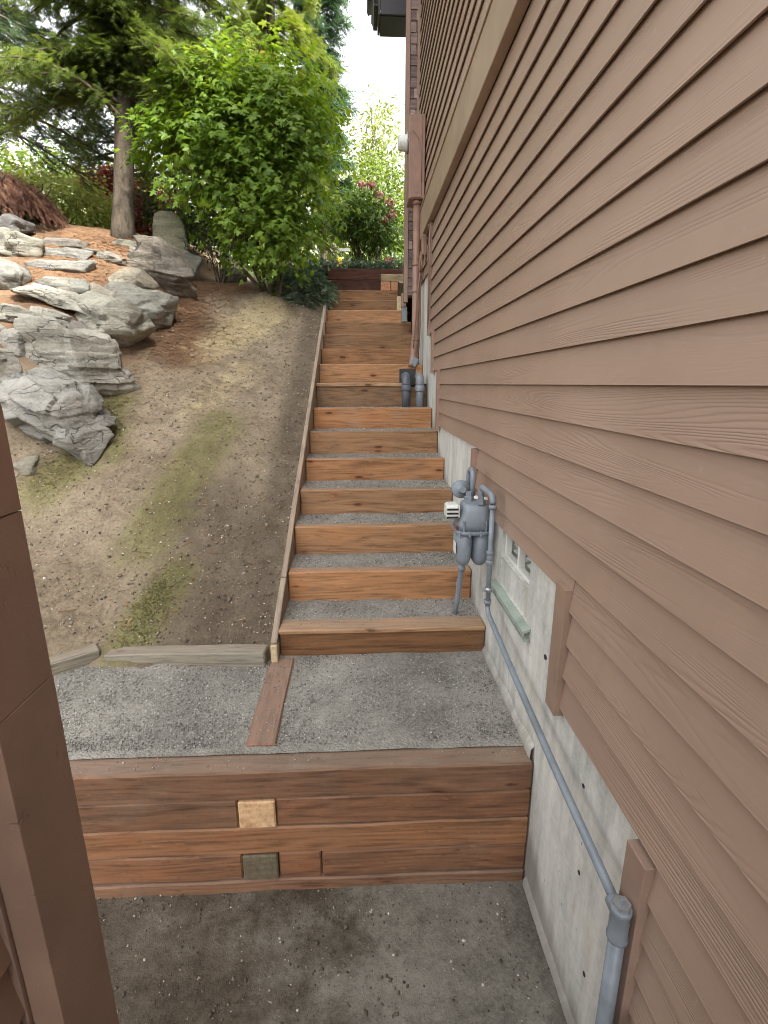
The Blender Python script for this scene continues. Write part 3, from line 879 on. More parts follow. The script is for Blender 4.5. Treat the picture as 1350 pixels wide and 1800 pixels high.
# crawl-space vent
vent = box('crawl_vent', (0.752, 1.995, -0.700), (0.768, 2.44, -0.690), M['whitepaint'], house, (1, 1, 1), 0.001)
for lo, hi in [((0.742, 1.997, -0.877), (0.775, 2.016, -0.702)), ((0.742, 2.420, -0.877), (0.775, 2.439, -0.702)), ((0.742, 2.016, -0.877), (0.775, 2.420, -0.858)), ((0.742, 2.206, -0.858), (0.775, 2.230, -0.702))]:
    box('frame_bar', lo, hi, M['whitepaint'], vent, (1, 1, 1), 0.002)
box('back_panel', (0.815, 2.0, -0.876), (0.822, 2.435, -0.692), M['whitepaint'], vent, (0.62, 0.64, 0.62), 0.0)
for k in range(4):
    for a, c in ((2.018, 2.204), (2.232, 2.418)):
        zz_ = -0.840 + k * 0.036
        box('louvre', (0.780, a, zz_), (0.806, c, zz_ + 0.004), M['whitepaint'], vent, (0.9, 0.92, 0.92), 0.0, rot=(0, R(-20), 0))
# sage green drip flashing below the vent
fl = [(0.7245, -1.040), (0.690, -1.052), (0.690, -1.072), (0.697, -1.074), (0.697, -1.060), (0.7245, -1.050)]
V = [(a, 1.935, c) for a, c in fl] + [(a, 2.53, c - 0.0) for a, c in fl]
n_ = len(fl)
F = [(k, (k + 1) % n_, n_ + (k + 1) % n_, n_ + k) for k in range(n_)] + [tuple(range(n_)), tuple(range(2 * n_ - 1, n_ - 1, -1))]
npmesh('drip_flashing', V, F, M['flash'], house, (0.70, 2.2, -1.05))
fl = [(0.7245, -1.088), (0.700, -1.096), (0.700, -1.102), (0.7245, -1.094)]
V = [(a, 1.935, c) for a, c in fl] + [(a, 2.53, c) for a, c in fl]
n_ = len(fl)
F = [(k, (k + 1) % n_, n_ + (k + 1) % n_, n_ + k) for k in range(n_)] + [tuple(range(n_)), tuple(range(2 * n_ - 1, n_ - 1, -1))]
npmesh('drip_flashing', V, F, M['flash'], house, (0.70, 2.2, -1.09))
lathe('weep_hole', [(0.011, 0.0), (0.011, 0.003)], (XC - 0.001, 1.747, -1.062), (-1, 0, 0), M['black'], house, 10)
for yy, zz_ in ((1.30, -1.62), (1.34, -1.30), (1.19, -1.92)):
    lathe('form_tie_hole', [(0.008, 0.0), (0.008, 0.002)], (XC - 0.001, yy, zz_), (-1, 0, 0), M['black'], house, 8)

# bay further up the hill: narrow shingled return facing the stairs, corner board, eave
M['shingle'] = (lambda b: b.done(b.bsdf(b.mix(1.0, b.n('ObjectInfo').outputs['Color'], b.ramp(b.noise(b.scaled(b.coords(), (60, 8, 8)), 1.0, 5, 0.7), [(0.3, 0.55), (0.7, 1.3)]), 'MULTIPLY'), 0.9, b.bump(b.noise(b.scaled(b.coords(), (90, 10, 10)), 1.0, 3), 0.6, 0.004), spec=0.1)))(NB('shingle'))
bay = thing('house_bay', (0.7, 6.9, 1.0), 'narrow shingled bay of the house beyond the meter cabinet', 'bay')
box('bay_core', (0.575, 6.885, 1.10), (4.0, 7.05, 4.35), M['trim'], bay, (1, 1, 1), 0.004)
box('corner_board', (0.553, 6.852, 1.02), (0.603, 6.95, 4.4), M['trim'], bay, (1.05, 1.05, 1.05), 0.003)
zz_ = 1.10
random.seed(5)
while zz_ < 4.4:
    xs_ = 0.606
    w_ = random.uniform(0.045, 0.10)
    while xs_ < 0.690:
        xe = min(xs_ + w_, 0.698)
        g = random.choice([0.9, 1.0, 1.15, 1.5, 2.0])
        box('shingle', (xs_ + 0.001, 6.862, zz_ + random.uniform(-0.004, 0.004)), (xe - 0.001, 6.874, zz_ + 0.135), M['shingle'], bay, (0.19 * g, 0.145 * g, 0.13 * g), 0.001, rot=(R(-5), 0, 0))
        xs_ = xe
        w_ = 0.1
    zz_ += 0.108
eave = box('eave_soffit', (0.262, 6.95, 4.10), (0.80, 7.30, 4.16), M['fasciadark'], bay, (1, 1, 1), 0.002)
box('fascia_board', (0.235, 6.94, 4.11), (0.260, 7.30, 4.32), M['fasciadark'], bay, (1.2, 1.2, 1.2), 0.002)
box('rake_board', (0.262, 6.925, 4.105), (0.80, 6.948, 4.32), M['fasciadark'], bay, (1.1, 1.1, 1.1), 0.002)
gpr = [(0.0, 0.0), (-0.045, 0.0), (-0.060, 0.055), (-0.072, 0.07), (-0.072, 0.115), (-0.064, 0.115), (-0.060, 0.075), (-0.04, 0.008), (0.0, 0.008)]
V = [(0.233 + a, 6.90, 4.17 + c) for a, c in gpr] + [(0.233 + a, 7.32, 4.17 + c) for a, c in gpr]
n_ = len(gpr)
F = [(k, (k + 1) % n_, n_ + (k + 1) % n_, n_ + k) for k in range(n_)] + [tuple(range(n_)), tuple(range(2 * n_ - 1, n_ - 1, -1))]
npmesh('gutter', V, F, M['fasciadark'], bay, (0.2, 8, 4.2), color=(1.6, 1.6, 1.6))
rt = box('roof_plane', (0.17, 6.90, 4.33), (2.4, 7.34, 4.37), M['fasciadark'], bay, (1, 1, 1), 0.002, rot=(0, R(-22), 0))
rt.location = (1.15, 7.12, 4.76)
# downspout at the corner of the bay
ds = thing('downspout', (0.56, 7.1, 0.84), 'brown downspout with grey foot below the shingled bay', 'downspout')
box('leader', (0.535, 7.05, 0.98), (0.60, 7.12, 1.16), M['boxpaint'], ds, None, 0.008, rot=(R(-10), 0, 0))
box('boot', (0.545, 7.04, 0.80), (0.615, 7.13, 0.99), M['pvc'], ds, None, 0.01)

# ------------------------------------------------------------------ brown fence end on the left
random.seed(31)
fence = thing('fence_end', (-0.62, 0.6, LOW_Z), 'dark brown painted fence post and boards close at the lower left', 'fence')
def slab_x(name, outline, x0, x1, mat, parent, col=None, bev=0.003):
    """polygon in the Y-Z plane extruded from x0 to x1"""
    bm = bmesh.new()
    a = [bm.verts.new((x0, y, z)) for y, z in outline]
    f = bm.faces.new(a)
    r = bmesh.ops.extrude_face_region(bm, geom=[f])
    for v in r['geom']:
        if isinstance(v, bmesh.types.BMVert): v.co.x = x1
    bmesh.ops.recalc_face_normals(bm, faces=bm.faces)
    bmesh.ops.bevel(bm, geom=list(bm.edges), offset=bev, segments=2, profile=0.6, affect='EDGES', clamp_overlap=True)
    c = Vector(((x0 + x1) / 2, sum(p[0] for p in outline) / len(outline), sum(p[1] for p in outline) / len(outline)))
    for v in bm.verts: v.co -= c
    me = bpy.data.meshes.new(name)
    bm.to_mesh(me); bm.free()
    me.materials.append(mat)
    o = bpy.data.objects.new(name, me)
    o.location = c
    if col: o.color = (*col, 1)
    return put(o, parent)
FX = -0.57
y0f, y1f = 0.682, 0.828
za, zb_ = -0.205, -0.515       # joints between the stacked faces of the post
slab_x('post_section', [(y0f, zb_ - 0.0005), (y1f, zb_ - 0.0005), (y1f, -2.30), (y0f, -2.30)], FX - 0.085, FX, M['darkpaint'], fence, (0.94, 0.93, 0.93), 0.0018)
slab_x('post_section', [(y0f, za - 0.0005), (y1f, za - 0.0005), (y1f, zb_ + 0.0005), (y0f, zb_ + 0.0005)], FX - 0.085, FX - 0.001, M['darkpaint'], fence, (1.0, 1.0, 1.0), 0.0018)
slab_x('post_section', [(y0f, 0.06), (0.800, 0.06), (y1f, -0.036), (y1f, za + 0.001), (y0f, za + 0.001)], FX - 0.085, FX, M['darkpaint'], fence, (1.08, 1.05, 1.02))
slab_x('caulk_bead', [(y0f - 0.010, -0.2), (y0f - 0.001, -0.2), (y0f - 0.001, -2.3), (y0f - 0.010, -2.3)], FX - 0.066, FX - 0.052, M['trim'], fence, (0.8, 0.8, 0.85), 0.002)
zz_ = -2.25
while zz_ < -0.2:
    board(-1.2, y0f - 0.008, zz_, 0.127, fence, FX - 0.055, -1, M['siding'], (0.20, 0.115, 0.078), 'fence_board')
    zz_ += 0.127
box('fence_core', (FX - 0.16, -1.2, -2.3), (FX - 0.084, y0f - 0.01, 0.05), M['darkpaint'], fence, (1, 1, 1), 0.0)

# ------------------------------------------------------------------ gas meter and its pipe
gm = thing('gas_meter', (0.60, 2.62, -1.40), 'blue grey gas meter with looped pipework on the concrete beside the stairs', 'gas meter')
def loft(name, rings, mat, parent, n=24, e=3.2, smooth=True):
    """rings: (cx, cy, z, half x, half y) superellipse sections stacked in z"""
    V, F = [], []
    for cx, cy, z, hx, hy in rings:
        for k in range(n):
            a = 2 * math.pi * k / n
            c, s = math.cos(a), math.sin(a)
            V.append((cx + hx * math.copysign(abs(c) ** (2 / e), c), cy + hy * math.copysign(abs(s) ** (2 / e), s), z))
    m_ = len(rings)
    for i in range(m_ - 1):
        for k in range(n):
            k2 = (k + 1) % n
            F.append((i * n + k, i * n + k2, (i + 1) * n + k2, (i + 1) * n + k))
    F.append(tuple(range(n - 1, -1, -1)))
    F.append(tuple(range((m_ - 1) * n, m_ * n)))
    c = np.mean(np.array(V), 0)
    o = npmesh(name, V, F, mat, parent, tuple(c))
    if smooth:
        for p in o.data.polygons: p.use_smooth = len(p.vertices) == 4
    return o
MX, MY = 0.598, 2.62
for cx in (MX - 0.045, MX + 0.045):
    loft('lower_case', [(cx, MY, -0.982, 0.012, 0.04), (cx, MY, -0.975, 0.026, 0.062), (cx, MY, -0.958, 0.037, 0.082), (cx, MY, -0.930, 0.043, 0.093), (cx, MY, -0.88, 0.045, 0.097), (cx, MY, -0.78, 0.047, 0.10)], M['gas'], gm, 24, 2.6)
loft('flange', [(MX, MY, -0.790, 0.096, 0.110), (MX, MY, -0.786, 0.101, 0.115), (MX, MY, -0.772, 0.101, 0.115), (MX, MY, -0.768, 0.097, 0.111)], M['gas'], gm, 28, 4.0)
loft('upper_case', [(MX, MY, -0.768, 0.092, 0.105), (MX, MY, -0.735, 0.090, 0.102), (MX + 0.012, MY, -0.665, 0.076, 0.085), (MX + 0.014, MY, -0.640, 0.072, 0.080), (MX + 0.014, MY, -0.628, 0.060, 0.066)], M['gas'], gm, 28, 4.0)
for dx in (-0.085, -0.03, 0.03, 0.085):
    lathe('flange_bolt', [(0.007, 0), (0.007, 0.028), (0.004, 0.031)], (MX + dx, MY - 0.113, -0.795), (0, 0, 1), M['gas'], gm, 6, False)
for dx in (-0.06, 0.06):
    box('case_rib', (MX + dx - 0.004, MY - 0.108, -0.768), (MX + dx + 0.004, MY - 0.088, -0.71), M['gas'], gm, None, 0.002)
# clear index housing on the side away from the wall
ix = loft('index_housing', [(0.0, 0, 0.0, 0.038, 0.05), (0, 0, 0.012, 0.042, 0.055), (0, 0, 0.060, 0.040, 0.052), (0, 0, 0.072, 0.032, 0.044)], M['plastic'], gm, 20, 5.0, False)
ix.matrix_basis = Matrix.Translation((MX - 0.115, MY - 0.02, -0.668)) @ Matrix.Rotation(-math.pi / 2, 4, 'Y') @ Matrix.Translation((0, 0, -0.0))
ix.matrix_parent_inverse = wm(gm).inverted()
for k in range(3):
    box('index_rib', (MX - 0.150, MY - 0.078, -0.700 + k * 0.022), (MX - 0.088, MY - 0.073, -0.690 + k * 0.022), M['black'], gm, None, 0.001)
box('label_plate', (MX - 0.0955, MY - 0.06, -0.905), (MX - 0.0925, MY + 0.0, -0.845), M['sticker'], gm, None, 0.0)
box('red_tag', (MX - 0.098, MY - 0.075, -0.765), (MX - 0.094, MY - 0.055, -0.745), paint_material('red_tag', (0.40, 0.04, 0.03), 0.4), gm, None, 0.0)
# supply riser from the gravel, regulator and looped inlet
tube('inlet_riser', [(0.572, 2.86, -1.43), (0.585, 2.845, -1.30), (0.590, 2.80, -1.12), (0.592, 2.78, -0.98), (0.592, 2.78, -0.72)], 0.0165, M['gas'], gm)
lathe('riser_coupling', [(0.021, 0), (0.021, 0.035)], (0.591, 2.79, -1.06), (0, 0.05, -1), M['gas'], gm)
wire = [(0.590 + 0.020 * math.cos(t * 3.1), 2.815 + 0.020 * math.sin(t * 3.1), -1.08 - 0.12 * t) for t in np.linspace(0, 2.2, 26)]
tube('tracer_wire', wire, 0.0022, M['gas'], gm, 6)
lathe('regulator', [(0.012, -0.03), (0.045, -0.022), (0.052, -0.01), (0.052, 0.01), (0.045, 0.022), (0.02, 0.03), (0.018, 0.07)], (0.560, 2.76, -0.585), (0, -1, 0.15), M['gas'], gm, 20)
tube('inlet_loop', [(0.615, 2.70, -0.62)] + arc((0.615, 2.70, -0.62), (0.615, 2.70, -0.47), (0.615, 2.79, -0.47), 0.045) + arc((0.615, 2.70, -0.47), (0.615, 2.79, -0.47), (0.60, 2.79, -0.62), 0.045) + [(0.60, 2.79, -0.72)], 0.0155, M['gas'], gm)
for (cx, cy) in ((0.588, 2.655), (0.632, 2.565)):
    lathe('union_nut', [(0.026, 0), (0.026, 0.022), (0.020, 0.026), (0.019, 0.05)], (cx, cy, -0.628), (0, 0, 1), M['gas'], gm, 6, False)
lathe('seal', [(0.009, -0.008), (0.009, 0.008)], (0.600, 2.545, -0.585), (0.2, -1, 0.2), M['sticker'], gm, 10)
lathe('seal', [(0.009, -0.008), (0.009, 0.008)], (0.652, 2.538, -0.590), (0.2, -1, 0.2), M['sticker'], gm, 10)
PXx = 0.652
tube('outlet_elbow', [(0.632, 2.565, -0.60)] + arc((0.632, 2.565, -0.60), (0.632, 2.565, -0.530), (PXx, 2.40, -0.545), 0.03) + arc((0.632, 2.565, -0.530), (PXx, 2.395, -0.545), (PXx, 2.395, -0.75), 0.04), 0.0160, M['gas'], gm)
tube('outlet_pipe', [(PXx, 2.395, -0.59), (PXx, 2.385, -1.14)], 0.0135, M['gas'], gm)
for zc_, hh in ((-0.600, 0.018), (-0.845, 0.022), (-0.895, 0.022), (-1.115, 0.02)):
    lathe('pipe_collar', [(0.0185, -hh / 2), (0.0205, -hh / 4), (0.0205, hh / 4), (0.0185, hh / 2)], (PXx, 2.392, zc_), (0, 0, 1), M['gas'], gm)
lathe('coupling', [(0.0175, -0.03), (0.0175, 0.03)], (PXx, 2.391, -0.87), (0, 0, 1), M['gas'], gm)
lathe('pipe_clamp', [(0.019, -0.012), (0.019, 0.012)], (PXx, 2.388, -1.045), (0, 0, 1), M['galv'], gm)
box('clamp_tab', (0.618, 2.380, -1.055), (0.640, 2.392, -1.033), M['galv'], gm, None, 0.003)
house_line = [(PXx, 2.387, -1.10)] + arc((PXx, 2.387, -1.10), (PXx, 2.386, -1.172), (0.656, 2.10, -1.21), 0.05) + [(0.655, 1.9, -1.240), (0.657, 1.45, -1.292), (0.660, 1.0, -1.336)]
tube('house_line', house_line, 0.0135, M['gas'], gm)
tee = lathe('tee_fitting', [(0.0255, 0.0), (0.0275, 0.004), (0.0275, 0.012), (0.0250, 0.018), (0.0250, 0.088), (0.0275, 0.094), (0.0275, 0.104), (0.0255, 0.108)], (0.661, 0.962, -1.425), (0, 0, 1), M['gas'], gm, 20)
lathe('tee_branch', [(0.0215, 0.0), (0.0215, 0.03), (0.0190, 0.034)], (0.661, 0.972, -1.347), (0, 1, 0.1), M['gas'], gm, 16)
lathe('plug_hex', [(0.0225, 0.0), (0.0225, 0.012)], (0.661, 0.962, -1.317), (0, 0, 1), M['galv'], gm, 6, False)
lathe('plug_nib', [(0.0075, 0.0), (0.0070, 0.012)], (0.661, 0.962, -1.305), (0, 0, 1), M['gas'], gm, 4, False)
tube('drop_pipe', [(0.661, 0.962, -1.42), (0.660, 0.955, -2.26)], 0.0215, M['gas'], gm, 16)

# grey pipe end beside the siding, low at the frame edge
sp = thing('stub_pipe', (0.668, 0.83, LOW_Z), 'short grey capped pipe low against the lap siding', 'pipe')
tube('pipe', [(0.668, 0.83, LOW_Z - 0.02), (0.668, 0.83, -1.66)], 0.022, M['pvc'], sp, 14)
lathe('cap', [(0.026, 0.0), (0.026, 0.03), (0.020, 0.036)], (0.668, 0.83, -1.665), (0, 0, 1), M['pvc'], sp, 14)

# ------------------------------------------------------------------ electric meter cabinet, conduit, cables
eb = thing('meter_cabinet', (0.61, 6.1, 0.22), 'tall brown electric meter cabinet with conduit running down to the steps', 'meter cabinet')
cab = box('cabinet', (0.530, 6.03, 1.945), (0.700, 6.33, 2.735), M['boxpaint'], eb, None, 0.006)
box('cabinet_cover', (0.548, 6.022, 1.955), (0.668, 6.029, 2.725), M['boxpaint'], eb, None, 0.003)
lathe('knockout', [(0.022, 0), (0.022, 0.002)], (0.612, 6.0205, 2.02), (0, -1, 0), M['boxpaint'], eb, 18)
lathe('meter_glass', [(0.085, 0.0), (0.085, 0.015), (0.078, 0.02), (0.076, 0.085), (0.068, 0.105), (0.03, 0.112)], (0.530, 6.17, 2.52), (-1, 0, 0), M['plastic'], eb, 24)
lathe('meter_ring', [(0.094, 0.0), (0.094, 0.02)], (0.531, 6.17, 2.52), (-1, 0, 0), M['galv'], eb, 24)
tube('seal_wire', [(0.505, 6.03, 2.47), (0.525, 6.0, 2.55), (0.57, 6.005, 2.575), (0.63, 6.005, 2.50), (0.655, 6.01, 2.36), (0.662, 6.015, 2.1)], 0.003, M['boxpaint'], eb, 6)
tube('conduit', [(0.628, 6.10, 1.95), (0.628, 6.10, 0.62), (0.626, 6.10, 0.50), (0.600, 6.085, 0.24), (0.585, 6.07, 0.19)], 0.040, M['boxpaint'], eb, 16)
lathe('conduit_hub', [(0.048, 0), (0.048, 0.05)], (0.628, 6.10, 1.90), (0, 0, 1), M['boxpaint'], eb, 16)
for zc_ in (1.30, 1.02, 0.50):
    lathe('conduit_strap', [(0.044, -0.012), (0.044, 0.012)], (0.628, 6.10, zc_), (0, 0, 1), M['boxpaint'], eb, 16)
tube('side_conduit', [(0.680, 6.13, 1.30), (0.678, 6.13, 0.62), (0.665, 6.12, 0.35)], 0.018, M['boxpaint'], eb, 10)
box('foot_shroud', (0.575, 6.04, 0.19), (0.66, 6.14, 0.30), M['pvc'], eb, None, 0.012, rot=(0, R(28), 0))
cb = thing('cable_box', (0.66, 5.75, 1.30), 'small brown junction box with a coil of cable below the belt trim', 'junction box')
box('case', (0.650, 5.72, 1.32), (0.702, 5.84, 1.52), M['boxpaint'], cb, None, 0.006)
coil = []
for t in np.linspace(0, 2 * math.pi * 3.2, 70):
    rr = 0.075 + 0.006 * math.sin(t * 2.3)
    coil.append((0.640 + 0.010 * math.sin(t * 0.7), 5.76 + 0.6 * rr * math.cos(t), 1.245 + rr * math.sin(t)))
tube('coiled_cable', coil, 0.0065, M['boxpaint'], cb, 6)
tube('drop_cable', [(0.655, 5.70, 1.50), (0.672, 5.58, 1.46), (0.676, 5.40, 1.52), (0.684, 5.36, 1.40), (0.684, 5.36, 0.60)], 0.005, M['boxpaint'], cb, 6)
tube('drop_cable', [(0.66, 5.74, 1.46), (0.674, 5.60, 1.22), (0.680, 5.48, 1.35), (0.682, 5.42, 1.1), (0.684, 5.40, 0.56)], 0.005, M['boxpaint'], cb, 6)
tube('drop_cable', [(0.640, 5.77, 1.18), (0.630, 5.90, 0.95), (0.615, 6.04, 0.60), (0.600, 6.035, 0.40)], 0.007, M['boxpaint'], cb, 6)

# two vent pipes standing on the gravel of the seventh step
def vent_pipe(x, y, z0, z1, r, dx, mat, label):
    t = thing('vent_pipe', (x, y, z0), label, 'vent pipe', 'vent pipes on the stair')
    tube('riser_pipe', [(x, y, z0 - 0.03), (x, y, z1 - 0.08)], r * 0.88, mat, t, 16)
    tube('elbow', [(x, y, z1 - 0.13)] + arc((x, y, z1 - 0.13), (x, y, z1 - r), (x + dx, y + 0.2, z1 - r), 0.08, 8) + [(x + dx, y + 0.13, z1 - r)], r, mat, t, 16)
    lathe('collar', [(r * 1.08, -0.04), (r * 1.12, -0.03), (r * 1.12, 0.02), (r * 1.04, 0.026)], (x, y, z1 - 0.16), (0, 0, 1), mat, t, 16)
    return t
vent_pipe(0.483, 5.56, -0.245, 0.125, 0.050, 0.0, M['abs'], 'dark grey elbow vent pipe nearer the stair middle')
vent_pipe(0.635, 5.57, -0.245, 0.118, 0.047, 0.0, M['pvc'], 'lighter grey elbow vent pipe nearer the house wall')
dp = box('drain_plate', (0.42, 5.70, -0.02), (0.60, 5.73, 0.16), M['black'], None, None, 0.004)
tag(dp, 'flat dark plate standing behind the two vent pipes', 'plate')

# ------------------------------------------------------------------ gravel chips, pebbles (real pieces, too small to count)
def chips(name, pos, size, mat, seed=0, flat=0.55, bright=None):
    n = len(pos)
    sc = size[:, None] * np.stack([rng.uniform(0.6, 1.2, n), rng.uniform(0.5, 1.0, n), rng.uniform(0.3, flat + 0.2, n)], 1)
    tv = OCT_V * np.array([1, 1, 1]) + 0
    P, F = stamp(tv, OCT_F, pos, rand_rots(n, 0.9), sc)
    P += rng.normal(0, 0.0008, P.shape)
    r = rng.uniform(0, 1, n) ** 1.0 if bright is None else bright
    o = npmesh(name, P, F, mat, rnd=np.repeat(r, 6))
    return tag(o, kind='stuff')
def sizes(n, a, b):
    return a + (b - a) * rng.uniform(0, 1, n) ** 2.2
n = 24000
px_, py_ = rng.uniform(-2.4, 0.715, n), rng.uniform(WALL_Y + 0.145, 2.66, n)
keep = ~((px_ > -0.545 - 0.0) & (px_ < -0.412))
keep &= rng.uniform(0, 1, n) < np.where(px_ < -0.545, 1.0, 0.75)
px_, py_ = px_[keep], py_[keep]
pz_ = np.full(len(px_), LAND_Z + 0.002)
chips('gravel', np.stack([px_, py_, pz_], 1), sizes(len(px_), 0.0028, 0.0085), M['chips'])
pos = []
for i, (y, z) in enumerate(STEPS[:8]):
    y1 = STEPS[i + 1][0]
    k = int(1500 * (1 - i * 0.07))
    w0 = 0.136 if i in (0, 7) else 0.088
    pos.append(np.stack([rng.uniform(SXL, SXR - 0.005, k), rng.uniform(y + w0, y1 - 0.002, k), np.full(k, z - 0.009)], 1))
pos = np.concatenate(pos)
chips('gravel', pos, sizes(len(pos), 0.003, 0.009), M['chips'])
n = 2600
px_, py_ = rng.uniform(-1.6, 0.715, n), WALL_Y - rng.uniform(0, 1, n) ** 1.3 * 1.3
chips('gravel', np.stack([px_, py_, np.full(n, LOW_Z + 0.001)], 1), sizes(n, 0.002, 0.009), M['pebbles'], bright=rng.uniform(0, 1, n) ** 1.7)
# grit kicked onto the timbers and the landing board
sp_ = [np.stack([rng.uniform(-1.3, 0.71, 260), WALL_Y + 0.14 - 0.12 * rng.uniform(0, 1, 260) ** 2.2, np.full(260, -1.578)], 1),
       np.stack([rng.uniform(-0.54, -0.415, 120), rng.uniform(1.92, 2.62, 120), np.full(120, LAND_Z + 0.0135)], 1)]
for i, (y, z) in enumerate(STEPS[:7]):
    w0 = 0.13 if i == 0 else 0.084
    sp_.append(np.stack([rng.uniform(SXL, SXR - 0.02, 110), y + w0 - (w0 - 0.008) * rng.uniform(0, 1, 110) ** 2.0, np.full(110, z + 0.0015)], 1))
sp_ = np.concatenate(sp_)
chips('gravel', sp_, sizes(len(sp_), 0.0025, 0.007), M['chips'])
# clods and pebbles on the slope
n = 7000
px_ = -0.55 - rng.uniform(0, 1, n) ** 1.2 * 2.2
py_ = 2.72 + rng.uniform(0, 1, n) ** 1.3 * 4.9
chips('pebbles', np.stack([px_, py_, Hn(px_, py_) + 0.001], 1), sizes(n, 0.003, 0.014), M['pebbles'], bright=rng.uniform(0, 1, n) ** 1.6)

# ------------------------------------------------------------------ rocks
def ico(sub):
    bm = bmesh.new()
    bmesh.ops.create_icosphere(bm, subdivisions=sub, radius=1.0)
    V = np.array([v.co[:] for v in bm.verts])
    F = np.array([[v.index for v in f.verts] for f in bm.faces], np.int32)
    bm.free()
    return V / np.linalg.norm(V, axis=1, keepdims=True), F
ICO = {k: ico(k) for k in (4, 5, 6)}

def rock(label, c, dims, rot=(0, 0, 0), seed=0, color=(0.33, 0.33, 0.30), planes=15, p=60, sub=5, strata=1.0, extra=(), name='boulder', group='rocks of the hillside rockery', lo=0.62):
    r_ = np.random.default_rng(seed)
    D, F = ICO[sub]
    Nn = r_.normal(size=(planes, 3))
    Nn /= np.linalg.norm(Nn, axis=1, keepdims=True)
    Nn = np.concatenate([Nn, [(0, 0, 1), (0, 0, -1), (1, 0, 0), (-1, 0, 0), (0, 1, 0), (0, -1, 0)]])
    hh = np.concatenate([r_.uniform(lo, 1.0, planes), r_.uniform(0.82, 1.0, 6)])
    for nv, hv in extra:
        nv = np.array(nv, float)
        Nn = np.concatenate([Nn, [nv / np.linalg.norm(nv)]])
        hh = np.concatenate([hh, [hv]])
    dn = np.maximum(0, D @ Nn.T) / hh
    rad = (dn ** p).sum(1) ** (-1.0 / p)
    P = D * rad[:, None]
    P /= np.abs(P).max(0)
    half = np.array(dims) / 2
    P = P * half
    s_ = float(np.mean(dims))
    ph = r_.uniform(0, 50)
    out = np.empty_like(P)
    dip = Euler((r_.uniform(-0.35, 0.35), r_.uniform(-0.35, 0.35), 0)).to_matrix()
    for i, (q, d) in enumerate(zip(P, D)):
        w = dip @ Vector(q)
        big = mnoise.fractal((q[0] / s_ * 2.2 + ph, q[1] / s_ * 2.2, q[2] / s_ * 2.2), 1.0, 2.0, 3)
        lay = mnoise.noise((w.x / s_ * 1.6 + ph, w.y / s_ * 1.6, w.z / s_ * 11.0))
        lay2 = 1 - abs(mnoise.noise((w.x / s_ * 2.5, w.y / s_ * 2.5 + ph, w.z / s_ * 20.0)))
        fine = mnoise.fractal((q[0] / s_ * 9 + ph, q[1] / s_ * 9, q[2] / s_ * 14), 0.8, 2.1, 3)
        lz = w.z / s_ * 6.5 + 0.55 * mnoise.noise((w.x / s_ * 1.3 + ph, w.y / s_ * 1.3, 7.7))
        cell = math.floor(lz)
        ledge = mnoise.cell((cell * 3.17 + ph, 0.5 + math.floor(w.x / s_ * 2.3 + 0.6 * mnoise.noise((ph, cell * 1.7, w.z / s_))), 0.5 + math.floor(w.y / s_ * 2.1))) - 0.5
        k = s_ * (0.030 * big + strata * (0.055 * ledge + 0.016 * lay + 0.012 * (lay2 - 0.6)) + 0.012 * fine)
        out[i] = q + d * k
    out = out @ np.array(Euler(rot).to_matrix()).T
    color = tuple(c * k_ for c, k_ in zip(color, (0.70, 0.665, 0.60)))
    o = npmesh(name, out, F, M['rock'], smooth=True, color=color)
    me = o.data
    o.location = c
    return tag(o, label, 'rock', group)

GR, WH, TNs, DKr = (0.30, 0.305, 0.285), (0.44, 0.44, 0.41), (0.34, 0.32, 0.27), (0.17, 0.155, 0.14)
rock('big grey rock slab at the lower end of the rockery beside the fence', (-2.36, 4.10, -0.235), (0.92, 0.62, 0.62), (0.10, 0.48, 0.15), 3, (0.37, 0.375, 0.37), 13, 70, 6, 1.1, extra=[((0.9, -0.5, 0.55), 0.60), ((-0.6, -0.6, 0.6), 0.7)])
rock('large whitish boulder just above the lowest slab', (-2.53, 4.74, 0.135), (0.98, 0.80, 0.70), (0.05, 0.22, 0.3), 12, WH, 12, 70, 6, 1.1, extra=[((0.7, -0.7, 0.25), 0.66)])
rock('rounded pale boulder with dark creases above the whitish boulder', (-2.54, 5.50, 0.555), (0.72, 0.70, 0.56), (0, 0.30, 0.2), 21, (0.40, 0.40, 0.36), 13, 70, 5, 0.9)
rock('grey blocky boulder at the middle of the rock line', (-2.50, 6.12, 0.80), (0.66, 0.66, 0.52), (0, 0.12, -0.25), 33, (0.29, 0.295, 0.27), 11, 70, 5, 0.6)
rock('low humped brown boulder with needles lying on it', (-2.74, 6.45, 1.10), (0.62, 0.55, 0.42), (0, 0.1, 0.1), 41, TNs, 14, 70, 5, 0.7)
rock('big dark cracked boulder nearest the tree trunk', (-2.50, 7.02, 1.36), (0.90, 0.70, 0.74), (0.05, 0.16, 0.1), 57, (0.215, 0.20, 0.18), 12, 70, 6, 1.2, extra=[((0.8, -0.3, 0.6), 0.66)])
rock('upright standing stone behind the dark boulder', (-2.72, 8.02, 2.00), (0.48, 0.22, 0.78), (0, 0.06, 0.15), 63, (0.36, 0.36, 0.28), 3, 5, 5, 0.35, name='standing_stone')
rock('flat pale slab at the foot of the tree trunk', (-2.95, 7.42, 1.74), (0.80, 0.40, 0.16), (0, 0.05, 0), 71, (0.36, 0.37, 0.32), 10, 70, 4, 0.5)
rock('small grey rock right of the dark boulder', (-2.40, 7.70, 1.56), (0.34, 0.28, 0.44), (0, 0.2, 0.4), 77, GR, 12, 70, 4, 0.6)
rock('long pale slab tilted down to the right', (-3.03, 5.40, 0.82), (0.78, 0.40, 0.20), (0.12, 0.26, 0.12), 82, (0.42, 0.425, 0.39), 10, 70, 5, 0.9)
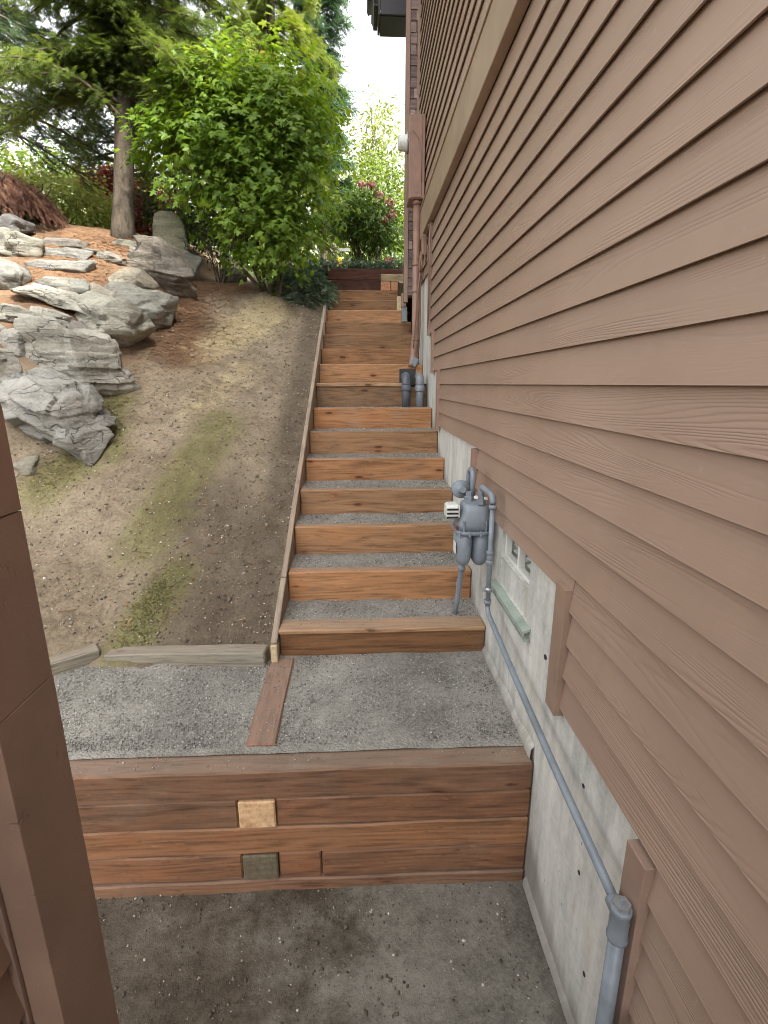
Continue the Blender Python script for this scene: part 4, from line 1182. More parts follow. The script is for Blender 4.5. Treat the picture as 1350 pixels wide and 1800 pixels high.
rock('flat layered slab below the long tilted slab', (-3.02, 5.02, 0.58), (0.60, 0.40, 0.20), (0.05, 0.05, 0.05), 91, (0.40, 0.40, 0.37), 10, 70, 5, 1.2)
rock('squared block with a dark broken side beside the whitish boulder', (-2.93, 4.66, 0.335), (0.40, 0.36, 0.26), (0.0, 0.05, -0.35), 97, (0.40, 0.40, 0.38), 8, 70, 4, 0.6)
rock('lowest grey stone step of the garden path', (-3.13, 5.82, 1.00), (0.60, 0.30, 0.18), (0.05, 0.04, 0), 101, (0.255, 0.262, 0.25), 9, 70, 4, 0.4, name='stone_step')
rock('second grey stone step of the garden path', (-3.35, 6.20, 1.25), (0.68, 0.32, 0.19), (0.03, 0, 0), 103, (0.245, 0.250, 0.245), 9, 70, 4, 0.4, name='stone_step')
rock('third stone step of the garden path', (-3.48, 6.58, 1.45), (0.60, 0.32, 0.17), (0.03, 0, 0.05), 107, (0.235, 0.24, 0.235), 9, 70, 4, 0.4, name='stone_step')
rock('uppermost stone step by the weeping maple', (-3.68, 6.98, 1.66), (0.52, 0.34, 0.17), (0.03, 0, 0), 109, (0.20, 0.195, 0.185), 9, 70, 4, 0.4, name='stone_step')
rock('sloping grey rock left of the stone steps', (-3.90, 6.45, 1.50), (0.62, 0.5, 0.36), (0.05, 0.3, 0.1), 113, (0.30, 0.30, 0.27), 12, 70, 4, 0.7)
rock('grey rock cut by the picture edge left of the steps', (-3.58, 5.55, 1.02), (0.36, 0.4, 0.40), (0, 0.2, 0), 117, (0.27, 0.275, 0.27), 12, 70, 4, 0.7)
rock('dark rock under the weeping maple', (-4.25, 6.9, 1.86), (0.40, 0.4, 0.22), (0, 0, 0), 119, (0.20, 0.20, 0.21), 12, 70, 4, 0.7)
rock('thin slate flake nearest the stone steps', (-3.27, 6.80, 1.555), (0.30, 0.22, 0.09), (0.05, 0.1, 0.3), 121, (0.20, 0.195, 0.19), 9, 70, 4, 0.6)
rock('broken slate flake among orange needles', (-3.04, 6.70, 1.475), (0.36, 0.22, 0.12), (0.05, 0.22, -0.2), 127, (0.24, 0.235, 0.22), 9, 70, 4, 1.0)
rock('little flat stone at the edge of the needle bed', (-3.18, 6.48, 1.355), (0.20, 0.16, 0.08), (0, 0.05, 0.2), 131, (0.23, 0.23, 0.21), 9, 70, 4, 0.6)
rock('small mossy rock beside the fence below the big slab', (-2.53, 3.80, -0.62), (0.16, 0.18, 0.20), (0, 0, 0.2), 137, (0.30, 0.29, 0.25), 12, 70, 4, 0.6)
rock('low brown rock behind the small shrub', (-1.95, 8.35, 1.62), (0.40, 0.3, 0.26), (0, -0.1, 0.2), 139, (0.24, 0.22, 0.20), 12, 70, 4, 0.6)

rock('grey wedge rock between the whitish and the creased boulders', (-2.78, 5.12, 0.42), (0.46, 0.40, 0.34), (0, 0.2, 0.5), 151, (0.36, 0.355, 0.33), 12, 70, 5, 0.9)
rock('tan rock wedged behind the blocky grey boulder', (-2.86, 5.92, 0.90), (0.42, 0.36, 0.30), (0, 0.1, 0.2), 157, (0.33, 0.31, 0.27), 12, 70, 4, 0.8)
rock('flat grey rock left of the squared block', (-3.28, 4.70, 0.42), (0.50, 0.40, 0.22), (0, 0.05, 0.1), 163, (0.36, 0.36, 0.34), 10, 70, 4, 1.0)
rock('broad weathered rock at the picture edge below the flat slabs', (-3.05, 4.30, 0.12), (0.55, 0.45, 0.36), (0.05, 0.2, 0.1), 167, (0.34, 0.335, 0.31), 12, 70, 5, 1.0)

# ------------------------------------------------------------------ plants
def leaf_mat(name, stops, transl=0.38, tcol=(1.3, 1.25, 0.5), rough=0.5, spec=0.3):
    return rnd_material(name, stops, rough, spec, transl, tcol)
LM = {
    'maple': leaf_mat('vine_maple_leaf', [(0.0, (0.050, 0.105, 0.014)), (0.35, (0.120, 0.205, 0.024)), (0.8, (0.205, 0.295, 0.042)), (0.95, (0.30, 0.31, 0.06)), (1.0, (0.38, 0.23, 0.08))], 0.5),
    'fir': leaf_mat('fir_needles', [(0.0, (0.045, 0.072, 0.020)), (0.5, (0.12, 0.165, 0.040)), (1.0, (0.25, 0.29, 0.075))], 0.4, (1.2, 1.2, 0.6), 0.6),
    'dark': leaf_mat('dark_conifer_needles', [(0.0, (0.022, 0.040, 0.020)), (0.6, (0.060, 0.095, 0.045)), (1.0, (0.125, 0.17, 0.080))], 0.28, (1.1, 1.2, 0.7), 0.6),
    'gold': leaf_mat('golden_cypress_sprays', [(0.0, (0.07, 0.11, 0.02)), (0.5, (0.17, 0.22, 0.04)), (1.0, (0.30, 0.33, 0.09))], 0.35, (1.2, 1.15, 0.6), 0.6),
    'blue': leaf_mat('blue_cypress_sprays', [(0.0, (0.03, 0.07, 0.035)), (0.6, (0.085, 0.15, 0.075)), (1.0, (0.16, 0.23, 0.13))], 0.3, (1.1, 1.2, 0.8), 0.6),
    'pale': leaf_mat('pale_tree_leaf', [(0.0, (0.10, 0.14, 0.03)), (0.5, (0.20, 0.25, 0.07)), (1.0, (0.33, 0.35, 0.15))], 0.4),
    'mid': leaf_mat('garden_tree_leaf', [(0.0, (0.05, 0.09, 0.02)), (0.5, (0.13, 0.19, 0.04)), (1.0, (0.26, 0.31, 0.09))], 0.4),
    'rhodo': leaf_mat('rhododendron_leaf', [(0.0, (0.11, 0.15, 0.03)), (0.5, (0.27, 0.32, 0.07)), (1.0, (0.45, 0.46, 0.16))], 0.35),
    'redm': leaf_mat('red_maple_leaf', [(0.0, (0.10, 0.025, 0.020)), (0.5, (0.26, 0.065, 0.05)), (1.0, (0.42, 0.15, 0.11))], 0.4, (1.3, 0.8, 0.7)),
    'weep': leaf_mat('weeping_maple_leaf', [(0.0, (0.05, 0.024, 0.016)), (0.5, (0.13, 0.062, 0.040)), (1.0, (0.24, 0.14, 0.095))], 0.3, (1.3, 0.8, 0.6)),
    'shade': leaf_mat('evergreen_shrub_leaf', [(0.0, (0.018, 0.035, 0.010)), (0.6, (0.055, 0.085, 0.022)), (1.0, (0.12, 0.15, 0.045))], 0.2),
    'hyd': leaf_mat('hydrangea_leaf', [(0.0, (0.03, 0.07, 0.012)), (0.5, (0.09, 0.155, 0.025)), (1.0, (0.19, 0.25, 0.06))], 0.35),
    'flower': leaf_mat('dusky_pink_petals', [(0.0, (0.22, 0.07, 0.065)), (0.5, (0.42, 0.17, 0.15)), (1.0, (0.60, 0.36, 0.30))], 0.2, (1.1, 0.9, 0.9)),
    'juni': leaf_mat('juniper_sprays', [(0.0, (0.035, 0.060, 0.035)), (0.6, (0.11, 0.16, 0.095)), (1.0, (0.30, 0.36, 0.26))], 0.2, (1.0, 1.1, 0.8)),
    'mossb': leaf_mat('moss_blades', [(0.0, (0.07, 0.07, 0.02)), (0.6, (0.14, 0.14, 0.04)), (1.0, (0.25, 0.235, 0.09))], 0.2),
}
BARK = bark_material('grey_brown_bark', (0.022, 0.017, 0.013), (0.115, 0.094, 0.070))
TWIG = bark_material('twig_bark', (0.035, 0.025, 0.018), (0.14, 0.11, 0.08))

_ol = [(0, 0), (0.06, -0.20), (-0.10, -0.50), (0.20, -0.26), (0.46, -0.66), (0.48, -0.20), (0.72, -0.20), (1.0, 0), (0.72, 0.20), (0.48, 0.20), (0.46, 0.66), (0.20, 0.26), (-0.10, 0.50), (0.06, 0.20)]
MAPLE_V = np.array([(0.36, 0, 0.02)] + [(x, y, -0.22 * abs(y) - 0.16 * max(0, x - 0.3)) for x, y in _ol], np.float32)
MAPLE_F = np.array([(0, k + 1, (k + 1) % len(_ol) + 1) for k in range(len(_ol))], np.int32)
LEAF_V = np.array([(0, 0, 0), (0.35, -0.22, -0.06), (0.75, -0.16, -0.08), (1, 0, -0.12), (0.75, 0.16, -0.08), (0.35, 0.22, -0.06), (0.5, 0, 0.03)], np.float32)
LEAF_F = np.array([(6, 0, 1), (6, 1, 2), (6, 2, 3), (6, 3, 4), (6, 4, 5), (6, 5, 0)], np.int32)
def frond_template(pairs=6, w=0.065, ln=0.36, droop=0.22):
    V, F = [], []
    def tri(a, b_, c):
        i = len(V); V.extend([a, b_, c]); F.append((i, i + 1, i + 2))
    tri((0, -0.012, 0), (1, 0, -droop), (0, 0.012, 0))
    for k in range(pairs):
        t = 0.06 + 0.9 * k / pairs
        l_ = ln * (1 - 0.65 * t) * (0.7 + 0.6 * ((k * 37) % 10) / 10)
        z = -droop * t * t
        for s in (-1, 1):
            ex, ey = t + l_ * 0.75, s * l_ * 0.80
            zz = z - 0.10 * l_ - 0.06 * ((k * 13) % 7) / 7
            tri((t - w * 0.5, 0, z), (ex, ey, zz), (t + w, 0, z))
            tri((t + 0.5 * (ex - t), s * 0.45 * l_ * 0.8, z), (t + 0.5 * (ex - t) + 0.35 * l_, s * 0.30 * l_, zz - 0.05), (t + 0.5 * (ex - t) + w * 0.8, s * 0.45 * l_ * 0.8 , z))
    return np.array(V, np.float32), np.array(F, np.int32)
FROND_V, FROND_F = frond_template()

def unit(v):
    return v / np.maximum(1e-6, np.linalg.norm(v, axis=1, keepdims=True))

def crown_mesh(ells, clusters, per, crad, lsize, tpl, flat=0.45, shell=(0.55, 1.0), up=0.9, outw=0.6, rnd_lo=0.0, droop=0.0, seed=0, jit=0.5, light_dir=None):
    r_ = np.random.default_rng(seed)
    vols = np.array([e[3] * e[4] * e[5] for e in ells]) ** 0.8
    k = r_.choice(len(ells), clusters, p=vols / vols.sum())
    E_ = np.array(ells, float)[k]
    d = unit(r_.normal(size=(clusters, 3)))
    rr = r_.uniform(shell[0] ** 2, shell[1] ** 2, clusters) ** 0.5
    C = E_[:, :3] + d * E_[:, 3:6] * rr[:, None]
    n_ = clusters * per
    ci = np.repeat(np.arange(clusters), per)
    crs = crad * r_.uniform(0.6, 1.35, clusters)
    off = np.clip(r_.normal(size=(n_, 3)), -1.7, 1.7) * crs[ci][:, None] * np.array([1, 1, flat])
    P = C[ci] + off
    P[:, 2] -= droop * (np.hypot(off[:, 0], off[:, 1]) ** 2) / np.maximum(crs[ci], 1e-3)
    out = unit(d[ci] * np.array([1, 1, 0.6]))
    nrm = unit(np.array([0, 0, 1.0]) * up + out * outw + r_.normal(size=(n_, 3)) * jit)
    dirv = unit(out + off / np.maximum(crs[ci][:, None], 1e-3) * 0.8 + np.array([0, 0, -0.35]) + r_.normal(size=(n_, 3)) * 0.35)
    Rm = frames(nrm, dirv)
    sc = lsize * r_.uniform(0.45, 1.35, n_)
    cl = r_.uniform(0, 1, clusters)
    rv = np.clip(rnd_lo + (1 - rnd_lo) * (0.55 * cl[ci] + 0.45 * r_.uniform(0, 1, n_)), 0, 1)
    return C, d, P, Rm, sc, rv

def leafy(name, parent, mat, tpl, data, part='crown'):
    C, d, P, Rm, sc, rv = data
    V, F = stamp(tpl[0], tpl[1], P, Rm, sc)
    o = npmesh(part, V, F, mat, parent, rnd=np.repeat(rv, len(tpl[0])))
    return o

def limb_mesh(name, paths, mat, parent, n=6):
    V, F = [], []
    for pts, r0, r1 in paths:
        rad = np.linspace(r0, r1, len(pts))
        v, f = tube_geo(pts, list(rad), n, False)
        b0 = len(V)
        V += [tuple(q) for q in v]
        F += [tuple(i + b0 for i in q) for q in f]
    o = npmesh(name, V, F, mat, parent, smooth=True)
    return o

def curve_path(a, b_, sag=0.1, k=6, wob=0.03, r_=random):
    a, b_ = Vector(a), Vector(b_)
    pts = []
    L_ = (b_ - a).length
    for i in range(k + 1):
        t = i / k
        p_ = a.lerp(b_, t)
        p_ += Vector((0, 0, sag * L_ * math.sin(math.pi * t)))
        if 0 < i < k:
            p_ += Vector((r_.uniform(-1, 1), r_.uniform(-1, 1), r_.uniform(-1, 1))) * wob * L_
        pts.append(p_)
    return pts

# --- vine maple that overhangs the stairs
random.seed(11)
mb = Vector((-1.30, 7.62, 1.16))
mt = thing('vine_maple', mb, 'large bright green maple bush leaning over the upper stairs', 'tree')
ells = [(-1.50, 7.35, 2.95, 1.00, 0.85, 0.95), (-1.15, 7.45, 3.50, 0.85, 0.75, 0.72), (-2.08, 7.25, 2.92, 0.68, 0.65, 0.52), (-0.82, 7.35, 2.90, 0.68, 0.75, 0.90),
        (-1.28, 7.20, 1.98, 0.42, 0.50, 0.52), (-1.85, 7.3, 3.40, 0.62, 0.65, 0.50), (-0.98, 7.25, 2.05, 0.36, 0.50, 0.50)]
md = crown_mesh(ells, 500, 28, 0.150, 0.080, None, flat=0.30, shell=(0.50, 1.08), up=0.85, outw=0.75, droop=0.35, seed=5, jit=0.38)
C, d_, P, Rm, sc, rv = md
# autumn tint high on the crown
rv = np.clip(0.10 + 0.72 * rv + 0.28 * np.clip((P[:, 2] - 3.3) / 0.9, 0, 1) * np.random.default_rng(2).uniform(0, 1.6, len(P)), 0, 1)
order = np.argsort(P[:, 1] - 0.25 * (P[:, 2] - 2) + 0.15 * P[:, 0] + np.random.default_rng(8).uniform(0, 0.7, len(P)))
front = order[:300]
mask = np.ones(len(P), bool); mask[front] = False
V, F = stamp(MAPLE_V, MAPLE_F, P[mask], Rm[mask], sc[mask])
cr = npmesh('crown', V, F, LM['maple'], mt, rnd=np.repeat(rv[mask], len(MAPLE_V)))
cr['kind'] = 'stuff'
lm = []
for k in range(8):
    me = bpy.data.meshes.new('leaf')
    me.from_pydata([tuple(map(float, q)) for q in MAPLE_V], [], [tuple(map(int, f)) for f in MAPLE_F])
    a = me.attributes.new('rnd', 'FLOAT', 'POINT')
    a.data.foreach_set('value', np.full(len(MAPLE_V), 0.15 + 0.1 * k, np.float32))
    me.materials.append(LM['maple'])
    lm.append(me)
inv = Matrix.Translation(-mb)
for i in front:
    o = bpy.data.objects.new('leaf', lm[min(7, max(0, int((rv[i] - 0.1) * 10)))])
    o.matrix_basis = Matrix.Translation(Vector(P[i].tolist())) @ Matrix(Rm[i].tolist()).to_4x4() @ Matrix.Scale(float(sc[i]), 4)
    COL.objects.link(o)
    o.parent = mt
    o.matrix_parent_inverse = inv
paths = []
stems = []
for k in range(9):
    e = ells[k % len(ells)]
    top = Vector((e[0] + random.uniform(-0.3, 0.3), e[1] + random.uniform(-0.2, 0.3), e[2] + random.uniform(-0.1, 0.35)))
    b0 = mb + Vector((random.uniform(-0.10, 0.10), random.uniform(-0.06, 0.06), -0.06))
    pth = curve_path(b0, top, random.uniform(-0.06, 0.06), 8, 0.025)
    paths.append((pth, random.uniform(0.022, 0.034), 0.009))
    stems.append(pth)
allp = [q for s in stems for q in s[2:]]
for q in C[::3]:
    qv = Vector(q.tolist())
    a = min(allp, key=lambda s_: (s_ - qv).length + (0.4 if s_.z > qv.z else 0))
    paths.append((curve_path(a, qv, 0.05, 4, 0.04), 0.008, 0.003))
limb_mesh('trunk', paths, TWIG, mt, 6)

# --- conifers
def conifer(name, label, base, height, r0, z0, l0, l1, nbr, per, fsize, mat, seed, sag=0.35, lean=(0, 0), az=None, rnd_lo=0.0, hang=0.45, group=None, bark=BARK, inner=0):
    r_ = random.Random(seed)
    g = np.random.default_rng(seed)
    t = thing(name, base, label, 'tree', group)
    b0 = Vector(base)
    pts = [b0 + Vector((lean[0] * s, lean[1] * s, height * s)) + Vector((r_.uniform(-1, 1), r_.uniform(-1, 1), 0)) * 0.02 * (0 < s < 1) for s in np.linspace(0, 1, 14)]
    rad = [max(0.012, r0 * (1 - 0.93 * s)) for s in np.linspace(0, 1, 14)]
    rad[0] = r0 * 1.35
    pts[0] -= Vector((0, 0, 0.15))
    pts.insert(1, b0 + Vector((0, 0, 0.10))); rad.insert(1, r0 * 1.08)
    tube('trunk', pts, rad, bark, t, 18)
    P, D, N, S, RV = [], [], [], [], []
    paths = []
    for k in range(nbr + inner):
        s = min(1.0, (k + r_.random()) / nbr)
        z = z0 + (height - z0) * s
        ln = (l0 + (l1 - l0) * s) * r_.uniform(0.7, 1.15)
        a = r_.uniform(*az) if az else r_.uniform(0, 2 * math.pi)
        if k >= nbr:      # short leafy twigs clothing the trunk
            z = z0 + r_.uniform(0.05, 0.42) * (height - z0)
            ln = r_.uniform(0.35, 0.9)
            a = r_.uniform(-2.9, -0.3)
        o = b0 + Vector((lean[0] * z / height, lean[1] * z / height, z))
        dirv = Vector((math.cos(a), math.sin(a), 0))
        up0 = r_.uniform(0.05, 0.35)
        bp = [o + dirv * (ln * u) + Vector((0, 0, ln * (up0 * u - sag * 1.6 * u * u))) for u in np.linspace(0, 1, 7)]
        paths.append((bp, 0.010 + 0.013 * ln, 0.004))
        side = Vector((-dirv.y, dirv.x, 0))
        lift = r_.random()
        for m_ in range(per):
            u = 0.05 + 0.95 * r_.random() ** 0.8
            q = o + dirv * (ln * u) + Vector((0, 0, ln * (up0 * u - sag * 1.6 * u * u)))
            q += Vector((r_.gauss(0, 0.05), r_.gauss(0, 0.05), r_.gauss(0, 0.04)))
            sd = r_.choice((-1, 1)) * r_.uniform(0.2, 1.2)
            fd = dirv * r_.uniform(0.5, 1.0) + side * sd + Vector((0, 0, -hang * r_.uniform(0.4, 1.6)))
            P.append(q); D.append(fd)
            N.append(Vector((r_.gauss(0, 0.45), r_.gauss(0, 0.45), 1.0)) + dirv * 0.35)
            S.append(fsize * r_.uniform(0.6, 1.3))
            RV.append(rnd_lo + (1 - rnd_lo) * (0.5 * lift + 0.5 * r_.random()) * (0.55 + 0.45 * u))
    limb_mesh('branch', paths, TWIG, t, 5)
    Rm = frames(np.array(N), np.array(D))
    V, F = stamp(FROND_V, FROND_F, np.array(P), Rm, np.array(S))
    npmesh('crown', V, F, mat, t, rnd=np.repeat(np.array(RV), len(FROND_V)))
    return t

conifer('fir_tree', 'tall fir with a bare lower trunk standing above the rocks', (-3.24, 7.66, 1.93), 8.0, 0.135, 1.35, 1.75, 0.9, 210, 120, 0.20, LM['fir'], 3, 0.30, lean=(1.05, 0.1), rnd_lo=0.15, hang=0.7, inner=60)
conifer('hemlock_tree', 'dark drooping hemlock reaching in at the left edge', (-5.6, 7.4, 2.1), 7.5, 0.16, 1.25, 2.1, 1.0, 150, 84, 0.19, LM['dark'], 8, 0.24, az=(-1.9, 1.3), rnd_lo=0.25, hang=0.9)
conifer('pine_tree', 'dark pine behind the fir trunk', (-4.25, 10.4, 2.6), 5.0, 0.07, 0.95, 1.35, 0.6, 60, 90, 0.17, LM['dark'], 14, 0.12, hang=0.1)
conifer('golden_cypress', 'tall yellow green cypress behind the maple bush', (-1.55, 10.9, 1.95), 8.0, 0.16, 0.8, 1.35, 0.7, 120, 90, 0.22, LM['gold'], 19, 0.34, hang=0.9)
conifer('blue_cypress', 'blue green cypress right of the golden one', (-0.80, 12.2, 2.1), 6.3, 0.12, 1.2, 0.85, 0.35, 100, 80, 0.20, LM['blue'], 23, 0.10, hang=0.1)

# --- broadleaf trees and shrubs
def shrub(name, label, base, ells, clusters, per, crad, lsize, mat, seed, cat='shrub', tpl=(LEAF_V, LEAF_F), stems_=10, srad=0.012, flat=0.6, shell=(0.5, 1.03), group=None, **kw):
    t = thing(name, base, label, cat, group)
    dt = crown_mesh(ells, clusters, per, crad, lsize, None, flat=flat, shell=shell, seed=seed, **kw)
    leafy('crown', t, mat, tpl, dt)
    r_ = random.Random(seed)
    paths = []
    for k in range(stems_):
        e = r_.choice(ells)
        top = (e[0] + r_.uniform(-0.5, 0.5) * e[3], e[1] + r_.uniform(-0.4, 0.4) * e[4], e[2] + r_.uniform(-0.2, 0.6) * e[5])
        b0 = Vector(base) + Vector((r_.uniform(-1, 1), r_.uniform(-1, 1), 0)) * srad * 4 - Vector((0, 0, 0.05))
        paths.append((curve_path(b0, top, r_.uniform(-0.05, 0.05), 6, 0.03, r_), srad, srad * 0.4))
    limb_mesh('trunk' if cat == 'tree' else 'stem', paths, TWIG, t, 6)
    return t

shrub('rhododendron', 'yellow green rhododendron between the weeping maple and the fir trunk', (-4.95, 9.5, 2.35), [(-5.0, 9.5, 2.95, 0.80, 0.6, 0.48), (-4.5, 9.4, 2.75, 0.5, 0.5, 0.35), (-5.6, 9.6, 2.9, 0.6, 0.5, 0.45)], 420, 14, 0.10, 0.085, LM['rhodo'], 31)
shrub('red_maple', 'red leaved maple glimpsed behind the fir trunk', (-4.5, 11.2, 2.7), [(-4.55, 11.1, 3.35, 0.65, 0.5, 0.55), (-3.9, 11.0, 3.2, 0.5, 0.4, 0.4), (-5.0, 11.1, 3.7, 0.4, 0.4, 0.4)], 260, 18, 0.11, 0.085, LM['redm'], 37, 'tree', (MAPLE_V, MAPLE_F))
shrub('dark_evergreen', 'dark evergreen shrub right of the fir trunk', (-3.05, 9.1, 2.15), [(-3.05, 9.0, 2.65, 0.5, 0.45, 0.42), (-2.6, 9.0, 2.55, 0.45, 0.4, 0.4), (-2.2, 9.1, 2.7, 0.5, 0.4, 0.5)], 240, 16, 0.10, 0.075, LM['shade'], 41)
shrub('thin_shrub', 'thin twiggy shrub beside the maple bush', (-2.10, 8.15, 1.48), [(-2.12, 8.15, 1.95, 0.42, 0.35, 0.32), (-1.85, 8.15, 2.1, 0.3, 0.3, 0.25), (-2.35, 8.1, 2.15, 0.25, 0.25, 0.22)], 130, 9, 0.07, 0.05, LM['shade'], 43, stems_=16, srad=0.009)
# weeping japanese maple: mound of drooping lacy leaves
wmp = thing('weeping_maple', (-4.55, 7.45, 1.85), 'weeping rust red lace leaf maple at the left edge', 'tree')
g = np.random.default_rng(47)
n = 5200
a = g.uniform(0, 2 * np.pi, n); e_ = g.uniform(0.05, 1.0, n) ** 0.7
rad_ = np.stack([0.85 * np.cos(a) * e_, 0.75 * np.sin(a) * e_], 1)
P = np.stack([-4.78 + rad_[:, 0], 7.45 + rad_[:, 1], 1.93 + 0.70 * np.sqrt(np.maximum(0, 1.02 - e_ ** 2)) * g.uniform(0.65, 1.05, n)], 1)
out = unit(np.stack([np.cos(a), np.sin(a), np.zeros(n)], 1))
Rm = frames(unit(out * 0.7 + np.array([0, 0, 0.6]) + g.normal(size=(n, 3)) * 0.3), unit(out * 0.7 + np.array([0, 0, -0.9]) + g.normal(size=(n, 3)) * 0.25))
V, F = stamp(FROND_V, FROND_F, P, Rm, g.uniform(0.07, 0.14, n))
npmesh('crown', V, F, LM['weep'], wmp, rnd=np.repeat(g.uniform(0, 1, n), len(FROND_V)))
limb_mesh('trunk', [(curve_path((-4.55, 7.45, 1.75), (-4.6 + 0.6 * math.cos(q), 7.45 + 0.5 * math.sin(q), 2.45), 0.15, 6, 0.05), 0.03, 0.008) for q in np.linspace(0, 6, 9)], TWIG, wmp)

# hydrangea above the top of the stairs
hy = shrub('hydrangea', 'hydrangea with dusky pink flower heads above the top of the stairs', (0.05, 9.75, 1.70), [(0.10, 9.6, 2.75, 0.55, 0.45, 0.42), (-0.2, 9.7, 2.9, 0.35, 0.4, 0.32), (0.42, 9.6, 2.6, 0.32, 0.4, 0.36)], 210, 11, 0.11, 0.105, LM['hyd'], 53, stems_=34, srad=0.010, shell=(0.55, 1.03))
for k, (x, y, z) in enumerate([(0.02, 9.35, 3.20), (0.19, 9.32, 3.20), (0.32, 9.30, 3.05), (0.50, 9.28, 2.92), (0.53, 9.28, 2.75), (0.41, 9.27, 2.66), (0.46, 8.80, 1.93)]):
    q = unit(g.normal(size=(70, 3)))
    Pq = np.array([x, y, z]) + q * np.array([0.085, 0.075, 0.060]) * g.uniform(0.75, 1.05, (70, 1))
    V, F = stamp(LEAF_V * np.array([1, 1.9, 1]), LEAF_F, Pq, frames(unit(q + g.normal(size=(70, 3)) * 0.3), g.normal(size=(70, 3))), g.uniform(0.03, 0.05, 70))
    npmesh('flower_head', V, F, LM['flower'], hy, rnd=np.repeat(g.uniform(0, 1, 70), len(LEAF_V)))

shrub('garden_tree', 'bushy yellow green tree behind the hydrangea', (0.4, 13.2, 1.75), [(0.3, 13.0, 4.0, 0.95, 0.9, 1.1), (0.75, 13.2, 3.1, 0.8, 0.8, 0.8), (-0.35, 13.2, 3.2, 0.6, 0.6, 0.8), (1.0, 13.2, 2.3, 1.0, 0.8, 0.7), (-0.1, 13.2, 2.3, 0.9, 0.8, 0.7)], 620, 16, 0.15, 0.105, LM['mid'], 59, 'tree', stems_=9, srad=0.03, jit=0.7)
shrub('pale_tree', 'tall airy pale green tree beyond the stairs', (0.5, 17.0, 1.8), [(0.1, 17, 6.2, 0.9, 0.9, 1.1), (0.5, 17, 7.4, 0.55, 0.6, 0.9), (0.9, 17, 6.4, 0.8, 0.8, 1.2), (0.3, 17, 5.0, 1.2, 1.0, 1.0)], 330, 14, 0.20, 0.12, LM['pale'], 61, 'tree', stems_=14, srad=0.03, shell=(0.1, 1.1), jit=0.7)
# junipers spilling over the top of the stringer
for k, (x, y, rx, ry, hz, lab) in enumerate([(-0.86, 8.10, 0.42, 0.62, 0.26, 'dark juniper spilling down beside the top of the stringer'), (-0.75, 9.0, 0.48, 0.48, 0.36, 'low juniper at the head of the stringer board')]):
    zb2 = float(H(x, y))
    t = thing('juniper', (x, y, zb2), lab, 'shrub', 'low junipers above the stairs')
    n = 1000
    a = g.uniform(0, 2 * np.pi, n); e_ = np.sqrt(g.uniform(0, 1, n))
    px_, py_ = x + rx * e_ * np.cos(a), y + ry * e_ * np.sin(a)
    P = np.stack([px_, py_, H(px_, py_) + 0.02 + hz * (1 - e_ ** 2) * g.uniform(0.3, 1.1, n) + 0.03], 1)
    out = np.stack([np.cos(a), np.sin(a), np.zeros(n)], 1)
    Rm = frames(unit(np.array([0, 0, 1.0]) + out * 0.4 + g.normal(size=(n, 3)) * 0.4), unit(out + np.array([0, -0.3, 0.15]) + g.normal(size=(n, 3)) * 0.5))
    V, F = stamp(FROND_V, FROND_F, P, Rm, g.uniform(0.10, 0.20, n))
    npmesh('crown', V, F, LM['juni'], t, rnd=np.repeat(g.uniform(0, 1, n), len(FROND_V)))
    limb_mesh('stem', [(curve_path((x, y, zb2 - 0.02), (x + rx * 0.7 * math.cos(q), y + ry * 0.7 * math.sin(q), float(H(x + rx * 0.7 * math.cos(q), y + ry * 0.7 * math.sin(q))) + 0.08), 0.1, 5, 0.04), 0.01, 0.004) for q in np.linspace(0, 6, 7)], TWIG, t)
# ground cover on the terrace edge
n = 1300
px_, py_ = g.uniform(-0.52, 0.72, n), 8.66 + g.uniform(0, 1, n) ** 1.4 * 0.8
Rm = frames(unit(np.array([0, -0.25, 1.0]) + g.normal(size=(n, 3)) * 0.4), unit(g.normal(size=(n, 3)) + np.array([0, -0.4, 0.1])))
V, F = stamp(FROND_V, FROND_F, np.stack([px_, py_, 1.75 + g.uniform(0, 0.17, n)], 1), Rm, g.uniform(0.08, 0.17, n))
gc = npmesh('ground_cover', V, F, LM['juni'], rnd=np.repeat(g.uniform(0, 1, n), len(FROND_V)))
tag(gc, kind='stuff')

# white post and stake by the head of the stairs, building far behind
wp = thing('white_post', (-0.55, 10.5, 1.75), 'white post half hidden by the hydrangea above the stairs', 'post')
box('shaft', (-0.62, 10.46, 1.70), (-0.49, 10.56, 2.55), M['whitepaint'], wp, (1.1, 1.1, 1.1), 0.005)
box('cap', (-0.645, 10.44, 2.552), (-0.465, 10.58, 2.585), M['whitepaint'], wp, (1.1, 1.1, 1.1), 0.005)
box('rail', (-0.488, 10.48, 2.46), (-0.20, 10.52, 2.52), M['whitepaint'], wp, (1.1, 1.1, 1.1), 0.003)
st = box('plant_stake', (-0.875, 8.98, 1.62), (-0.845, 9.0, 2.05), M['whitepaint'], None, (1.1, 1.1, 1.1), 0.002)
tag(st, 'thin white stake standing in the juniper', 'stake')
yl = box('yellow_sign', (-0.47, 10.9, 2.1), (-0.37, 10.92, 2.45), paint_material('yellow_paint', (0.75, 0.50, 0.04), 0.5), None, None, 0.002)
tag(yl, 'small yellow panel behind the white post', 'panel')
fh = thing('distant_house', (-12, 27, 3.0), 'pale house roof glimpsed far behind the rhododendron', 'house')
box('wall', (-15, 26, 2.5), (-9.5, 30, 8.6), M['whitepaint'], fh, (0.75, 0.70, 0.62), 0.02)
box('roof', (-15.6, 25.6, 8.6), (-9.0, 30.4, 9.3), M['fasciadark'], fh, (3, 2.8, 2.6), 0.3)
for x in (-13.6, -11.2):
    box('window', (x, 25.96, 6.2), (x + 1.0, 26.02, 7.5), M['black'], fh, None, 0.01)
